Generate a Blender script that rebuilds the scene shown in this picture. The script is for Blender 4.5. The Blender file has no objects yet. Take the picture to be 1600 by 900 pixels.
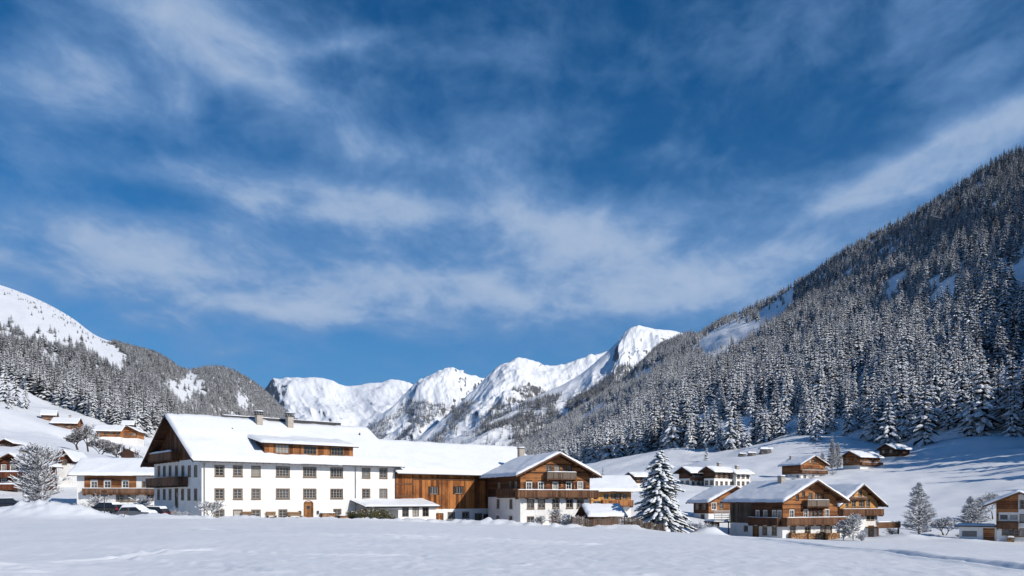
import bpy, math, random
import numpy as np
from mathutils import Vector, Matrix
R = math.radians
rng = np.random.default_rng(7)
random.seed(7)
sc = bpy.context.scene
COL = sc.collection

# ------------------------------------------------------------------ camera
F, HY, CZ = 1244.4, 780.0, 2.5          # focal length in px of a 1600 wide frame, eye-level row, eye height
cam_d = bpy.data.cameras.new('camera'); cam = bpy.data.objects.new('camera', cam_d); COL.objects.link(cam)
cam_d.lens = 28.0; cam_d.sensor_width = 36.0
cam_d.shift_y = (HY - 450.0) / 1600.0
cam_d.clip_start = 0.1; cam_d.clip_end = 60000
cam.location = (0, 0, CZ); cam.rotation_euler = (R(90), 0, 0)
sc.camera = cam

# ------------------------------------------------------------------ sun, sky, exposure
SUN_AZ, SUN_EL = 129.0, 29.5            # azimuth clockwise from +Y
tosun = Vector((math.sin(R(SUN_AZ)) * math.cos(R(SUN_EL)), math.cos(R(SUN_AZ)) * math.cos(R(SUN_EL)), math.sin(R(SUN_EL))))
sd = bpy.data.lights.new('sun', 'SUN'); sun = bpy.data.objects.new('sun', sd); COL.objects.link(sun)
sd.energy = 3.75; sd.angle = R(0.53); sd.color = (1.0, 0.94, 0.85)
sun.rotation_euler = tosun.to_track_quat('Z', 'Y').to_euler()
sun.location = (200, -100, 200)

sc.view_settings.view_transform = 'Standard'; sc.view_settings.look = 'None'
sc.view_settings.exposure = 0.27; sc.view_settings.gamma = 1.0
sc.view_settings.use_curve_mapping = False
sc.render.engine = 'CYCLES'
sc.cycles.use_denoising = True
sc.cycles.use_adaptive_sampling = True; sc.cycles.adaptive_threshold = 0.02; sc.cycles.adaptive_min_samples = 16
sc.cycles.max_bounces = 5; sc.cycles.diffuse_bounces = 3; sc.cycles.glossy_bounces = 2
sc.cycles.transmission_bounces = 2; sc.cycles.transparent_max_bounces = 6; sc.cycles.volume_bounces = 0
sc.cycles.caustics_reflective = False; sc.cycles.caustics_refractive = False

def pdir(px, py):
    return Vector(((px - 800) / F, 1.0, (HY - py) / F)).normalized()

def build_world():
    w = bpy.data.worlds.new('World'); sc.world = w; w.use_nodes = True
    nt = w.node_tree; nt.nodes.clear()
    N = lambda t: nt.nodes.new(t)
    L = lambda a, b: nt.links.new(a, b)
    def mth(op, a, b=None, c=None, clamp=False):
        n = N('ShaderNodeMath'); n.operation = op; n.use_clamp = clamp
        for i, v in enumerate((a, b, c)):
            if v is None: continue
            if isinstance(v, (int, float)): n.inputs[i].default_value = v
            else: L(v, n.inputs[i])
        return n.outputs[0]
    out = N('ShaderNodeOutputWorld'); bg = N('ShaderNodeBackground')
    sky = N('ShaderNodeTexSky'); sky.sky_type = 'NISHITA'; sky.sun_disc = False
    sky.sun_elevation = R(SUN_EL); sky.sun_rotation = R(SUN_AZ)
    sky.altitude = 1300; sky.air_density = 1.0; sky.dust_density = 0.6; sky.ozone_density = 2.2
    tc = N('ShaderNodeTexCoord'); d = tc.outputs['Generated']
    sep = N('ShaderNodeSeparateXYZ'); L(d, sep.inputs[0])
    # deeper, cleaner mountain blue
    hs = N('ShaderNodeHueSaturation'); hs.inputs['Saturation'].default_value = SKY_SAT; hs.inputs['Hue'].default_value = 0.503
    hs.inputs['Value'].default_value = SKY_VAL
    L(sky.outputs[0], hs.inputs['Color'])
    # cloud deck: direction projected on a plane overhead
    zz = mth('ADD', mth('MAXIMUM', sep.outputs[2], 0.0), 0.22)
    u = mth('DIVIDE', sep.outputs[0], zz); v = mth('DIVIDE', sep.outputs[1], zz)
    cmb = N('ShaderNodeCombineXYZ'); L(u, cmb.inputs[0]); L(v, cmb.inputs[1])
    def noise(scale, detail, rough, dist, sx, sy, rot, off):
        mp = N('ShaderNodeMapping'); L(cmb.outputs[0], mp.inputs[0])
        mp.inputs['Location'].default_value = off; mp.inputs['Rotation'].default_value = (0, 0, R(rot)); mp.inputs['Scale'].default_value = (sx, sy, 1)
        n = N('ShaderNodeTexNoise'); n.inputs['Scale'].default_value = scale; n.inputs['Detail'].default_value = detail
        n.inputs['Roughness'].default_value = rough; n.inputs['Distortion'].default_value = dist
        L(mp.outputs[0], n.inputs['Vector']); return n.outputs['Fac']
    n1 = noise(2.2, 8, 0.58, 0.2, 1.0, 1.0, 20, (3.1, 1.7, 0))
    n2 = noise(5.0, 9, 0.60, 0.35, 0.9, 0.8, -35, (0.3, 5.2, 0))
    n3 = noise(14.0, 8, 0.64, 0.5, 1.0, 0.55, -40, (9.3, 2.2, 0))
    tex = mth('ADD', mth('ADD', mth('MULTIPLY', n1, 0.44), mth('MULTIPLY', n2, 0.42)), mth('MULTIPLY', n3, 0.14))
    # where the banks of cirrus hang: (px,py, half-width, half-height, tilt deg, weight)
    blobs = [(300, 40, 200, 60, -20, .95), (390, 105, 120, 40, -30, .8), (90, 150, 190, 65, -10, .85), (560, 62, 110, 14, 12, .5), (490, 140, 130, 35, -15, .35),
             (590, 232, 130, 32, -6, .85), (420, 300, 190, 34, -10, .95), (590, 325, 130, 32, -4, .9), (300, 265, 160, 24, -8, .5), (780, 325, 190, 40, -10, .7), (1010, 335, 130, 42, 8, .9), (860, 200, 120, 40, -6, .45),
             (930, 390, 210, 40, -6, .75), (800, 440, 240, 40, 3, .8), (130, 380, 260, 50, 2, .9), (430, 400, 260, 40, -6, .65), (210, 445, 330, 40, 0, .7), (470, 490, 120, 18, -4, .8), (680, 470, 250, 35, 0, .55),
             (1060, 465, 200, 32, 4, .9), (1230, 400, 120, 28, 10, 1.1), (1480, 240, 150, 34, 22, 1.25), (1400, 300, 150, 26, 14, .9), (1560, 190, 120, 40, 25, .8), (1250, 290, 160, 26, 10, .45), (1080, 250, 220, 30, -4, .3),
             (1570, 90, 120, 30, 25, .4), (700, 420, 800, 75, 0, .25), (760, 508, 420, 30, 2, .45), (250, 330, 350, 70, 0, .15), (760, 90, 200, 40, -10, .22), (960, 60, 220, 40, 10, .12)]
    acc = None
    for (px, py, hw, hh, tl, wt) in blobs:
        c = pdir(px, py); e = 0.5
        t = R(tl)
        a = (pdir(px + e * math.cos(t), py - e * math.sin(t)) - c).normalized(); b = c.cross(a).normalized()
        k = 1.0 / (F * math.sqrt(1 + ((px - 800) / F) ** 2 + ((HY - py) / F) ** 2))
        dots = []
        for vec, s in ((a, hw * k), (b, hh * k)):
            n = N('ShaderNodeVectorMath'); n.operation = 'DOT_PRODUCT'; L(d, n.inputs[0])
            n.inputs[1].default_value = vec / s
            dots.append(mth('MULTIPLY', n.outputs['Value'], n.outputs['Value']))
        g = mth('EXPONENT', mth('MULTIPLY', mth('ADD', dots[0], dots[1]), -1.0))
        n = N('ShaderNodeVectorMath'); n.operation = 'DOT_PRODUCT'; L(d, n.inputs[0]); n.inputs[1].default_value = c
        g = mth('MULTIPLY', mth('MULTIPLY', g, mth('GREATER_THAN', n.outputs['Value'], 0.0)), wt)
        acc = g if acc is None else mth('ADD', acc, g)
    dens = mth('ADD', mth('MULTIPLY', mth('SUBTRACT', tex, 0.50), 1.5), mth('SUBTRACT', mth('MULTIPLY', mth('MINIMUM', acc, 1.4), 0.27), 0.10))
    def ss(v, a, b, t0, t1):
        mr = N('ShaderNodeMapRange'); mr.interpolation_type = 'SMOOTHSTEP'; L(v, mr.inputs['Value'])
        for k_, x_ in (('From Min', a), ('From Max', b), ('To Min', t0), ('To Max', t1)): mr.inputs[k_].default_value = x_
        return mr.outputs[0]
    def mix(f, a, b):
        m_ = N('ShaderNodeMix'); m_.data_type = 'RGBA'; L(f, m_.inputs['Factor'])
        for k_, x_ in (('A', a), ('B', b)):
            if isinstance(x_, tuple): m_.inputs[k_].default_value = x_
            else: L(x_, m_.inputs[k_])
        return m_.outputs['Result']
    # thin haze veil that pales the whole horizon ring
    zq = mth('DIVIDE', sep.outputs[2], 0.26)
    veil = mth('MULTIPLY', mth('EXPONENT', mth('MULTIPLY', mth('MULTIPLY', zq, zq), -1.0)), 0.75)
    base = mix(veil, hs.outputs[0], VEIL)
    ccol = mix(ss(dens, 0.06, 0.42, 0.0, 1.0), CLOUD_THIN, CLOUD)
    res = mix(ss(dens, -0.18, 0.28, 0.0, 0.92), base, ccol)
    L(res, bg.inputs['Color']); bg.inputs['Strength'].default_value = SKY_STR
    L(bg.outputs[0], out.inputs[0])
SKY_STR = 0.15; SKY_SAT = 2.1; SKY_VAL = 0.47; VEIL = (0.82, 1.72, 3.3, 1); CLOUD = (2.3, 2.9, 3.9, 1); CLOUD_THIN = (0.92, 1.76, 3.25, 1)
build_world()

# ------------------------------------------------------------------ helpers
def P(px, py, Z):
    return np.array([(px - 800) / F * Z, Z, CZ - (py - HY) / F * Z])

def tag(o, label=None, cat=None, group=None, kind=None):
    if label: o['label'] = label
    if cat: o['category'] = cat
    if group: o['group'] = group
    if kind: o['kind'] = kind
    return o

def link(name, mesh, parent=None, mat=None, M=None):
    o = bpy.data.objects.new(name, mesh); COL.objects.link(o)
    if parent is not None: o.parent = parent
    if M is not None: o.matrix_local = M
    if mat is not None and mesh is not None and not len(mesh.materials): mesh.materials.append(mat)
    return o

def empty(name, loc, rz=0.0):
    o = bpy.data.objects.new(name, None); COL.objects.link(o)
    o.empty_display_size = 0.5
    o.location = loc; o.rotation_euler = (0, 0, rz)
    return o

class MB:
    """collects geometry, builds one mesh"""
    def __init__(s): s.v = []; s.f = []; s.m = []
    def add(s, vs, fs, mi=0):
        b = len(s.v); s.v.extend([tuple(map(float, p)) for p in vs])
        for f in fs: s.f.append(tuple(i + b for i in f)); s.m.append(mi)
    def box(s, x0, x1, y0, y1, z0, z1, mi=0, M=None):
        vs = [(x, y, z) for z in (z0, z1) for y in (y0, y1) for x in (x0, x1)]
        if M is not None: vs = [tuple(M @ Vector(p)) for p in vs]
        s.add(vs, [(0, 2, 3, 1), (4, 5, 7, 6), (0, 1, 5, 4), (2, 6, 7, 3), (0, 4, 6, 2), (1, 3, 7, 5)], mi)
    def tube(s, p0, p1, r0, r1, n=5, mi=0, cap=False):
        p0 = Vector(p0); p1 = Vector(p1); d = (p1 - p0)
        if d.length < 1e-6: return
        d.normalize(); a = d.orthogonal().normalized(); b = d.cross(a)
        vs = []
        for p, r in ((p0, r0), (p1, r1)):
            for k in range(n):
                t = 2 * math.pi * k / n; vs.append(p + a * (r * math.cos(t)) + b * (r * math.sin(t)))
        fs = [(k, (k + 1) % n, n + (k + 1) % n, n + k) for k in range(n)]
        if cap: fs.append(tuple(range(n - 1, -1, -1))); fs.append(tuple(range(n, 2 * n)))
        s.add(vs, fs, mi)
    def poly(s, pts, mi=0): s.add(pts, [tuple(range(len(pts)))], mi)
    def prism(s, pts, off, mi=0):
        n = len(pts); off = Vector(off)
        vs = [Vector(p) for p in pts] + [Vector(p) + off for p in pts]
        fs = [tuple(range(n - 1, -1, -1)), tuple(range(n, 2 * n))] + [(k, (k + 1) % n, n + (k + 1) % n, n + k) for k in range(n)]
        s.add(vs, fs, mi)
    def mesh(s, name, mats, smooth=False):
        me = bpy.data.meshes.new(name); me.from_pydata(s.v, [], s.f)
        for m in (mats if isinstance(mats, (list, tuple)) else [mats]): me.materials.append(m)
        if any(s.m): me.polygons.foreach_set('material_index', s.m)
        if smooth: me.polygons.foreach_set('use_smooth', [True] * len(me.polygons))
        me.update(); return me
    def build(s, name, mats, parent=None, M=None, smooth=False):
        return link(name, s.mesh(name, mats, smooth), parent, None, M)

def grid_mesh(name, V, mat, smooth=True, mats=None):
    """V: (n,m,3) array -> grid mesh"""
    n, m, _ = V.shape
    me = bpy.data.meshes.new(name)
    i = np.arange(n * m).reshape(n, m)
    f = np.stack([i[:-1, :-1], i[1:, :-1], i[1:, 1:], i[:-1, 1:]], -1).reshape(-1, 4)
    me.vertices.add(n * m); me.vertices.foreach_set('co', V.reshape(-1).astype(np.float32))
    me.loops.add(len(f) * 4); me.loops.foreach_set('vertex_index', f.reshape(-1).astype(np.int32))
    me.polygons.add(len(f)); me.polygons.foreach_set('loop_start', np.arange(0, len(f) * 4, 4, dtype=np.int32))
    me.polygons.foreach_set('use_smooth', np.full(len(f), smooth))
    me.materials.append(mat); me.update(calc_edges=True); me.validate(); return me

# value noise
_perm = rng.permutation(512); _vals = rng.random(512) * 2 - 1
def vnoise(x, y):
    xi = np.floor(x).astype(int); yi = np.floor(y).astype(int); xf = x - xi; yf = y - yi
    u = xf * xf * xf * (xf * (xf * 6 - 15) + 10); v = yf * yf * yf * (yf * (yf * 6 - 15) + 10)
    h = lambda a, b: _vals[_perm[(_perm[a & 511] + b) & 511]]
    a = h(xi, yi); b = h(xi + 1, yi); c = h(xi, yi + 1); d = h(xi + 1, yi + 1)
    return (a * (1 - u) + b * u) * (1 - v) + (c * (1 - u) + d * u) * v
def fbm(x, y, o=5, gain=0.5, lac=2.03):
    x = np.asarray(x, float); y = np.asarray(y, float)
    s = np.zeros(np.broadcast(x, y).shape); a = 1.0
    for k in range(o):
        s = s + a * vnoise(x + 17.3 * k, y - 9.1 * k); x = x * lac; y = y * lac; a *= gain
    return s
def ridged(x, y, o=5):
    s = 0; a = 1.0; x = np.asarray(x, float); y = np.asarray(y, float)
    for k in range(o):
        s = s + a * (1 - np.abs(vnoise(x + 31.7 * k, y + 5.3 * k))); x = x * 2.1; y = y * 2.1; a *= 0.5
    return s / 1.94
def sstep(a, b, x):
    t = np.clip((x - a) / (b - a), 0, 1); return t * t * (3 - 2 * t)

# ------------------------------------------------------------------ materials
def mat(name, base=(0.5, 0.5, 0.5), rough=0.8, spec=0.3):
    m = bpy.data.materials.new(name); m.use_nodes = True
    b = m.node_tree.nodes['Principled BSDF']
    b.inputs['Base Color'].default_value = (*base, 1); b.inputs['Roughness'].default_value = rough
    b.inputs['Specular IOR Level'].default_value = spec
    return m
def nd(m, t): return m.node_tree.nodes.new(t)
def lk(m, a, b): m.node_tree.links.new(a, b)
def bsdf(m): return m.node_tree.nodes['Principled BSDF']
def add_noise(m, vec, scale, detail=5, rough=0.6, mapping=None, dist=0.0):
    if mapping:
        mp = nd(m, 'ShaderNodeMapping'); mp.inputs['Scale'].default_value = mapping; lk(m, vec, mp.inputs[0]); vec = mp.outputs[0]
    n = nd(m, 'ShaderNodeTexNoise'); n.inputs['Scale'].default_value = scale; n.inputs['Detail'].default_value = detail
    n.inputs['Roughness'].default_value = rough; n.inputs['Distortion'].default_value = dist
    lk(m, vec, n.inputs['Vector']); return n.outputs['Fac']
def ramp(m, fac, stops):
    r = nd(m, 'ShaderNodeValToRGB'); e = r.color_ramp.elements
    while len(e) < len(stops): e.new(0.5)
    for k, (p, c) in enumerate(stops): e[k].position = p; e[k].color = (*c, 1)
    lk(m, fac, r.inputs[0]); return r.outputs[0]
def bump(m, h, strength=0.3, dist=0.05):
    b = nd(m, 'ShaderNodeBump'); b.inputs['Strength'].default_value = strength; b.inputs['Distance'].default_value = dist
    lk(m, h, b.inputs['Height']); lk(m, b.outputs[0], bsdf(m).inputs['Normal'])
def coord(m, kind='Object'):
    return nd(m, 'ShaderNodeTexCoord').outputs[kind]
def m_math(m, op, a, b=None, clamp=False):
    n = nd(m, 'ShaderNodeMath'); n.operation = op; n.use_clamp = clamp
    for i, v in enumerate((a, b)):
        if v is None: continue
        if isinstance(v, (int, float)): n.inputs[i].default_value = v
        else: lk(m, v, n.inputs[i])
    return n.outputs[0]
def m_mix(m, fac, a, b):
    n = nd(m, 'ShaderNodeMix'); n.data_type = 'RGBA'; lk(m, fac, n.inputs['Factor'])
    for k, v in (('A', a), ('B', b)):
        if isinstance(v, tuple): n.inputs[k].default_value = (*v, 1)
        else: lk(m, v, n.inputs[k])
    return n.outputs['Result']

SNOW = (0.80, 0.82, 0.85)
m_snow = mat('snow', SNOW, 0.65, 0.25)
_n = add_noise(m_snow, coord(m_snow), 2.2, 6, 0.6)
lk(m_snow, ramp(m_snow, _n, [(0.3, (0.76, 0.785, 0.82)), (0.7, (0.83, 0.845, 0.865))]), bsdf(m_snow).inputs['Base Color'])
bump(m_snow, _n, 0.35, 0.08)

m_field = mat('field_snow', SNOW, 0.6, 0.3)
_o = coord(m_field)
_a = add_noise(m_field, _o, 0.35, 8, 0.62, (1.0, 0.5, 1.0)); _b = add_noise(m_field, _o, 3.0, 6, 0.65)
lk(m_field, ramp(m_field, _a, [(0.3, (0.75, 0.775, 0.81)), (0.7, (0.825, 0.84, 0.86))]), bsdf(m_field).inputs['Base Color'])
bump(m_field, m_math(m_field, 'ADD', m_math(m_field, 'MULTIPLY', _a, 2.0), _b), 0.22, 0.10)

def mountain_mat(name, rock=(0.11, 0.105, 0.11), lo=0.50, hi=0.62, nscale=0.004, amt=0.35, patch=0.5):
    m = mat(name, SNOW, 0.7, 0.2)
    g = nd(m, 'ShaderNodeNewGeometry'); sp = nd(m, 'ShaderNodeSeparateXYZ'); lk(m, g.outputs['Normal'], sp.inputs[0])
    o = coord(m)
    a = add_noise(m, o, nscale, 10, 0.68)
    b = add_noise(m, o, nscale * 6, 6, 0.7)
    f = m_math(m, 'ADD', sp.outputs[2], m_math(m, 'MULTIPLY', m_math(m, 'SUBTRACT', a, patch), amt * 2))
    f = m_math(m, 'ADD', f, m_math(m, 'MULTIPLY', m_math(m, 'SUBTRACT', b, 0.5), 0.25))
    lk(m, ramp(m, f, [(lo, rock), (hi, (0.80, 0.82, 0.85))]), bsdf(m).inputs['Base Color'])
    bump(m, b, 0.6, 1.0 / nscale * 0.02)
    return m
m_mtn_far = mountain_mat('alpine_snow_rock', lo=0.56, hi=0.63, nscale=0.004, amt=0.42)
m_mtn_near = mountain_mat('forest_floor_snow', (0.07, 0.06, 0.05), 0.30, 0.44, 0.01, 0.25)

def foliage(name, dark, snow_amt):
    m = mat(name, dark, 0.85, 0.15)
    g = nd(m, 'ShaderNodeNewGeometry'); sp = nd(m, 'ShaderNodeSeparateXYZ'); lk(m, g.outputs['Normal'], sp.inputs[0])
    oi = nd(m, 'ShaderNodeObjectInfo')
    n = add_noise(m, g.outputs['Position'], 0.9, 4, 0.7)
    f = m_math(m, 'ADD', m_math(m, 'MULTIPLY', sp.outputs[2], 0.6), n)
    f = m_math(m, 'ADD', f, m_math(m, 'MULTIPLY', m_math(m, 'SUBTRACT', oi.outputs['Random'], 0.5), 0.35))
    d2 = tuple(min(1, c * 1.9 + 0.008) for c in dark)
    base = m_mix(m, oi.outputs['Random'], dark, d2)
    fac = nd(m, 'ShaderNodeMapRange'); lk(m, f, fac.inputs['Value']); fac.inputs['From Min'].default_value = 1.28 - snow_amt
    fac.inputs['From Max'].default_value = 1.50 - snow_amt; fac.inputs['To Max'].default_value = 0.85
    lk(m, m_mix(m, fac.outputs[0], base, (0.74, 0.76, 0.79)), bsdf(m).inputs['Base Color'])
    return m
m_needle = foliage('spruce_needles', (0.015, 0.021, 0.022), 0.60)
m_needle_bare = foliage('bare_larch_needles', (0.017, 0.019, 0.023), 0.38)
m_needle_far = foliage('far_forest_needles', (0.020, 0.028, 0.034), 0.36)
m_tsnow = mat('branch_snow', (0.76, 0.78, 0.81), 0.8, 0.15)
m_bark = mat('bark', (0.055, 0.04, 0.03), 0.95, 0.1)
_n = add_noise(m_bark, coord(m_bark), 9, 4, 0.7, (1, 1, 0.3))
lk(m_bark, ramp(m_bark, _n, [(0.3, (0.03, 0.022, 0.017)), (0.75, (0.10, 0.075, 0.055))]), bsdf(m_bark).inputs['Base Color'])
m_twig = foliage('frosted_twig', (0.055, 0.045, 0.04), 0.62)

# ------------------------------------------------------------------ terrain
FOOT_R = [(700, 760, 1700), (790, 745, 1200), (850, 737, 850), (900, 732, 620), (930, 727, 540), (1000, 712, 500), (1060, 702, 470), (1130, 703, 440), (1200, 690, 430), (1290, 678, 400),
          (1370, 690, 360), (1430, 692, 325), (1520, 682, 300), (1600, 680, 285), (1700, 686, 240), (1850, 700, 200), (2030, 718, 170), (2400, 735, 138), (3000, 748, 112)]
RIDGE_R = [(985, 600, 3300), (1010, 565, 3150), (1030, 540, 3000), (1050, 530, 2900), (1070, 522, 2750), (1090, 521, 2650), (1125, 502, 2500), (1160, 488, 2350), (1200, 470, 2200), (1240, 447, 2050),
           (1330, 388, 1820), (1400, 352, 1680), (1480, 302, 1530), (1545, 262, 1430), (1640, 212, 1330), (1760, 150, 1250), (1950, 110, 1150), (2300, 130, 1000), (2800, 250, 850)]
FOOT_L = [(-1400, 560, 300), (-900, 548, 360), (-500, 545, 430), (-250, 560, 470), (-100, 572, 490), (0, 590, 480), (60, 622, 455), (110, 640, 440), (150, 655, 425), (200, 675, 410), (245, 692, 405), (300, 715, 480), (380, 735, 700), (480, 745, 1100), (560, 752, 1600)]
RIDGE_L = [(-1400, 330, 1300), (-900, 300, 1500), (-500, 330, 1750), (-250, 380, 1900), (-100, 415, 2000), (0, 445, 2050), (60, 468, 2050), (110, 495, 2050), (150, 524, 2050), (190, 538, 2100), (245, 553, 2200), (290, 577, 2250), (345, 574, 2300), (400, 600, 2500), (470, 665, 2900)]
CTRL = [P(*p) for p in [(800, 900, 26), (100, 900, 26), (1500, 900, 26), (-400, 900, 26), (2100, 905, 26),
    (200, 829, 60), (600, 830, 60), (900, 838, 60), (1200, 850, 60), (1500, 860, 60), (-300, 825, 60), (2000, 862, 60),
    (100, 806, 92), (315, 811, 100), (500, 811, 98), (617, 815, 118), (766, 819, 130), (813, 823, 115), (921, 827, 119), (1040, 831, 110), (1222, 844, 120), (1308, 842, 125),
    (1140, 838, 131), (1371, 840, 141), (1550, 845, 125), (1750, 843, 125), (1435, 839, 140), (200, 790, 155), (30, 776, 160), (-300, 750, 160), (-700, 720, 170),
    (960, 795, 150), (1100, 800, 165),
    (1255, 750, 250), (1345, 733, 275), (1400, 715, 295), (1480, 697, 290), (1600, 690, 270), (1450, 768, 205), (1600, 760, 200), (1500, 806, 165), (1600, 800, 160), (1780, 762, 165),
    (1400, 806, 170), (1300, 772, 210), (1110, 762, 225), (1000, 772, 200), (1000, 742, 350), (1150, 722, 350), (1230, 716, 330),
    (60, 702, 230), (0, 642, 330), (100, 687, 325), (170, 707, 300), (90, 668, 352), (185, 690, 345), (-300, 620, 330), (-700, 600, 300),
    (400, 770, 200), (500, 762, 260), (700, 762, 300), (850, 752, 400), (300, 745, 320)]]
CTRL += [P(*p) for p in FOOT_R[4:18]] + [P(*p) for p in FOOT_L[1:11]]
CTRL += [np.array(p, float) for p in [(0, 0, 0.25), (-50, 0, 0.4), (50, 0, 0.1), (0, -60, 0.5), (-150, 20, 4), (150, 20, 1.5), (-150, -100, 3), (150, -100, 1), (0, -250, 2), (300, -150, 3), (-300, -150, 8)]]
CTRL = np.array(CTRL)
def _tps(r2): return 0.5 * r2 * np.log(np.maximum(r2, 1e-9))
def _fit():
    n = len(CTRL); xy = CTRL[:, :2] / 100.0
    K = _tps(((xy[:, None] - xy[None]) ** 2).sum(-1)) + np.eye(n) * 0.004
    Pm = np.c_[np.ones(n), xy]; A = np.zeros((n + 3, n + 3)); A[:n, :n] = K; A[:n, n:] = Pm; A[n:, :n] = Pm.T
    return np.linalg.solve(A, np.r_[CTRL[:, 2], 0, 0, 0]), xy
_W, _XY = _fit()
_fx = [p[0] for p in FOOT_L[:11]] + [300, 500, 700, 850] + [p[0] for p in FOOT_R[3:]]
_fz = [p[2] for p in FOOT_L[:11]] + [480, 560, 600, 600] + [p[2] for p in FOOT_R[3:]]
def bank(x, y):
    """ploughed snow banks in front of the houses, mounds and drifts"""
    px = 800 + F * x / np.maximum(y, 1)
    h = np.zeros_like(x)
    lump = 0.5 + 0.5 * fbm(x * 0.32, y * 0.32, 4) + 0.22 * fbm(x * 1.3, y * 1.3, 3)
    yb = np.interp(px, [-500, 0, 140, 250, 330, 480, 620, 700, 800, 860], [82, 84, 84, 87, 92, 97.5, 107, 112, 108, 104])
    hb = np.interp(px, [-500, 0, 60, 130, 180, 250, 330, 480, 620, 760, 880], [0.6, 0.7, 1.5, 1.15, 0.25, 0.4, 0.15, 0.05, 0.25, 0.6, 0.25])
    wb = np.interp(px, [0, 140, 250, 330, 620], [3.0, 3.0, 2.2, 1.6, 1.8])
    h += hb * np.exp(-((y - yb) / wb) ** 2) * (0.75 + 0.5 * lump) * (px < 1000)
    clod = np.clip(fbm(x * .9 + 4, y * .9, 4) + .15, 0, 1.2)          # clods thrown up by the plough
    h += .42 * clod * np.exp(-((y - yb) / 1.9) ** 2) * np.interp(px, [200, 330, 860, 1000], [.7, .8, 1.0, 0])
    for (cx, cy, cz, rr, hh) in [(1110, 835, 108, 1.8, 1.1), (960, 829, 106, 3.5, .35), (1000, 832, 103, 3, .3), (1190, 845, 116, 4, .2), (1400, 842, 130, 6, .5), (1470, 845, 128, 6, .45), (1420, 845, 127, 4, .35), (1510, 846, 120, 4, .4), (60, 800, 88, 4, .7), (100, 800, 90, 4, .8), (1330, 846, 124, 3, .3)]:
        c = P(cx, cy, cz); h += hh * np.exp(-((x - c[0]) ** 2 + ((y - c[1]) * 1.1) ** 2) / rr ** 2) * (0.8 + 0.4 * lump)
    # heaped snow at the near left corner
    h += 0.5 * np.exp(-((x + 19.5) / 4.0) ** 2 - ((y - 25.5) / 3.5) ** 2) * (0.4 + lump)
    return h
def trails(x, y):
    """footprints, ski traces and the trodden path"""
    h = np.zeros_like(x)
    def groove(pts, w, dep, rim):
        nonlocal h
        best = np.full(x.shape, 1e9)
        for a, b in zip(pts[:-1], pts[1:]):
            a = np.array(a); b = np.array(b); d = b - a; L2 = (d ** 2).sum()
            t = np.clip(((x - a[0]) * d[0] + (y - a[1]) * d[1]) / L2, 0, 1)
            best = np.minimum(best, np.hypot(x - a[0] - t * d[0], y - a[1] - t * d[1]))
        best = best + 0.10 * w * fbm(x * 1.7, y * 1.7, 2)
        h = h - dep * np.exp(-(best / w) ** 2) + rim * np.exp(-((best - 1.9 * w) / (0.7 * w)) ** 2)
    g = lambda px, py, dz=0: tuple(ground_pt(px, py)[:2])
    for pts, w, dep, rim in TRAILS:
        groove([g(*p) for p in pts], w, dep, rim)
    return h
TRAILS = [([(1175, 841), (1290, 853), (1400, 864), (1500, 876), (1640, 893)], 0.6, 0.42, 0.10),
          ([(60, 884), (190, 873), (245, 861), (330, 858), (480, 866), (640, 868), (800, 880)], 0.32, 0.09, 0.055),
          ([(0, 846), (90, 850), (200, 857), (245, 861)], 0.32, 0.09, 0.055),
          ([(190, 873), (340, 884), (420, 896)], 0.32, 0.09, 0.055), ([(780, 889), (980, 900)], 0.32, 0.09, 0.055), ([(330, 828), (480, 836), (700, 842), (900, 850)], 0.5, 0.16, 0.12)]
def base_h(x, y):
    x = np.asarray(x, float); y = np.asarray(y, float); sh = x.shape
    q = np.c_[x.ravel(), y.ravel()] / 100.0
    z = np.empty(len(q))
    for i in range(0, len(q), 40000):
        qq = q[i:i + 40000]
        z[i:i + 40000] = _tps(((qq[:, None] - _XY[None]) ** 2).sum(-1)) @ _W[:-3] + _W[-3] + qq @ _W[-2:]
    z = z.reshape(sh)
    px = np.where(y > 1, 800 + F * x / np.maximum(y, 1), np.where(x > 0, 6000, -6000))
    over = np.clip(y - np.interp(px, _fx, _fz), 0, None)
    side = np.clip(np.hypot(x, np.minimum(y, 0)) - 350, 0, None) * (y < 120)
    return np.maximum(np.clip(z, -25, 120) - over * 0.45 - side * 0.1, -25)
def ground_pt(px, py):
    """where the sight line of a pixel meets the ground"""
    Z = np.linspace(12, 160, 600); x = (px - 800) / F * Z; zr = CZ - (py - HY) / F * Z
    g = base_h(x, Z); k = np.argmax(zr < g); k = k if k else 599
    return np.array([x[k], Z[k], g[k]])
def gh(x, y):
    x = np.asarray(x, float); y = np.asarray(y, float)
    dist = np.hypot(x, y)
    und = fbm(x * 0.03, y * 0.03, 4) * 1.2 * sstep(130, 260, dist) + fbm(x * 0.09 + 3, y * 0.13, 4) * 0.075 * sstep(5, 40, dist) * (1 - .5 * sstep(60, 130, dist))
    return base_h(x, y) + und + bank(x, y)
def g1(x, y): return float(gh(np.array([x]), np.array([y]))[0])

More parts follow.
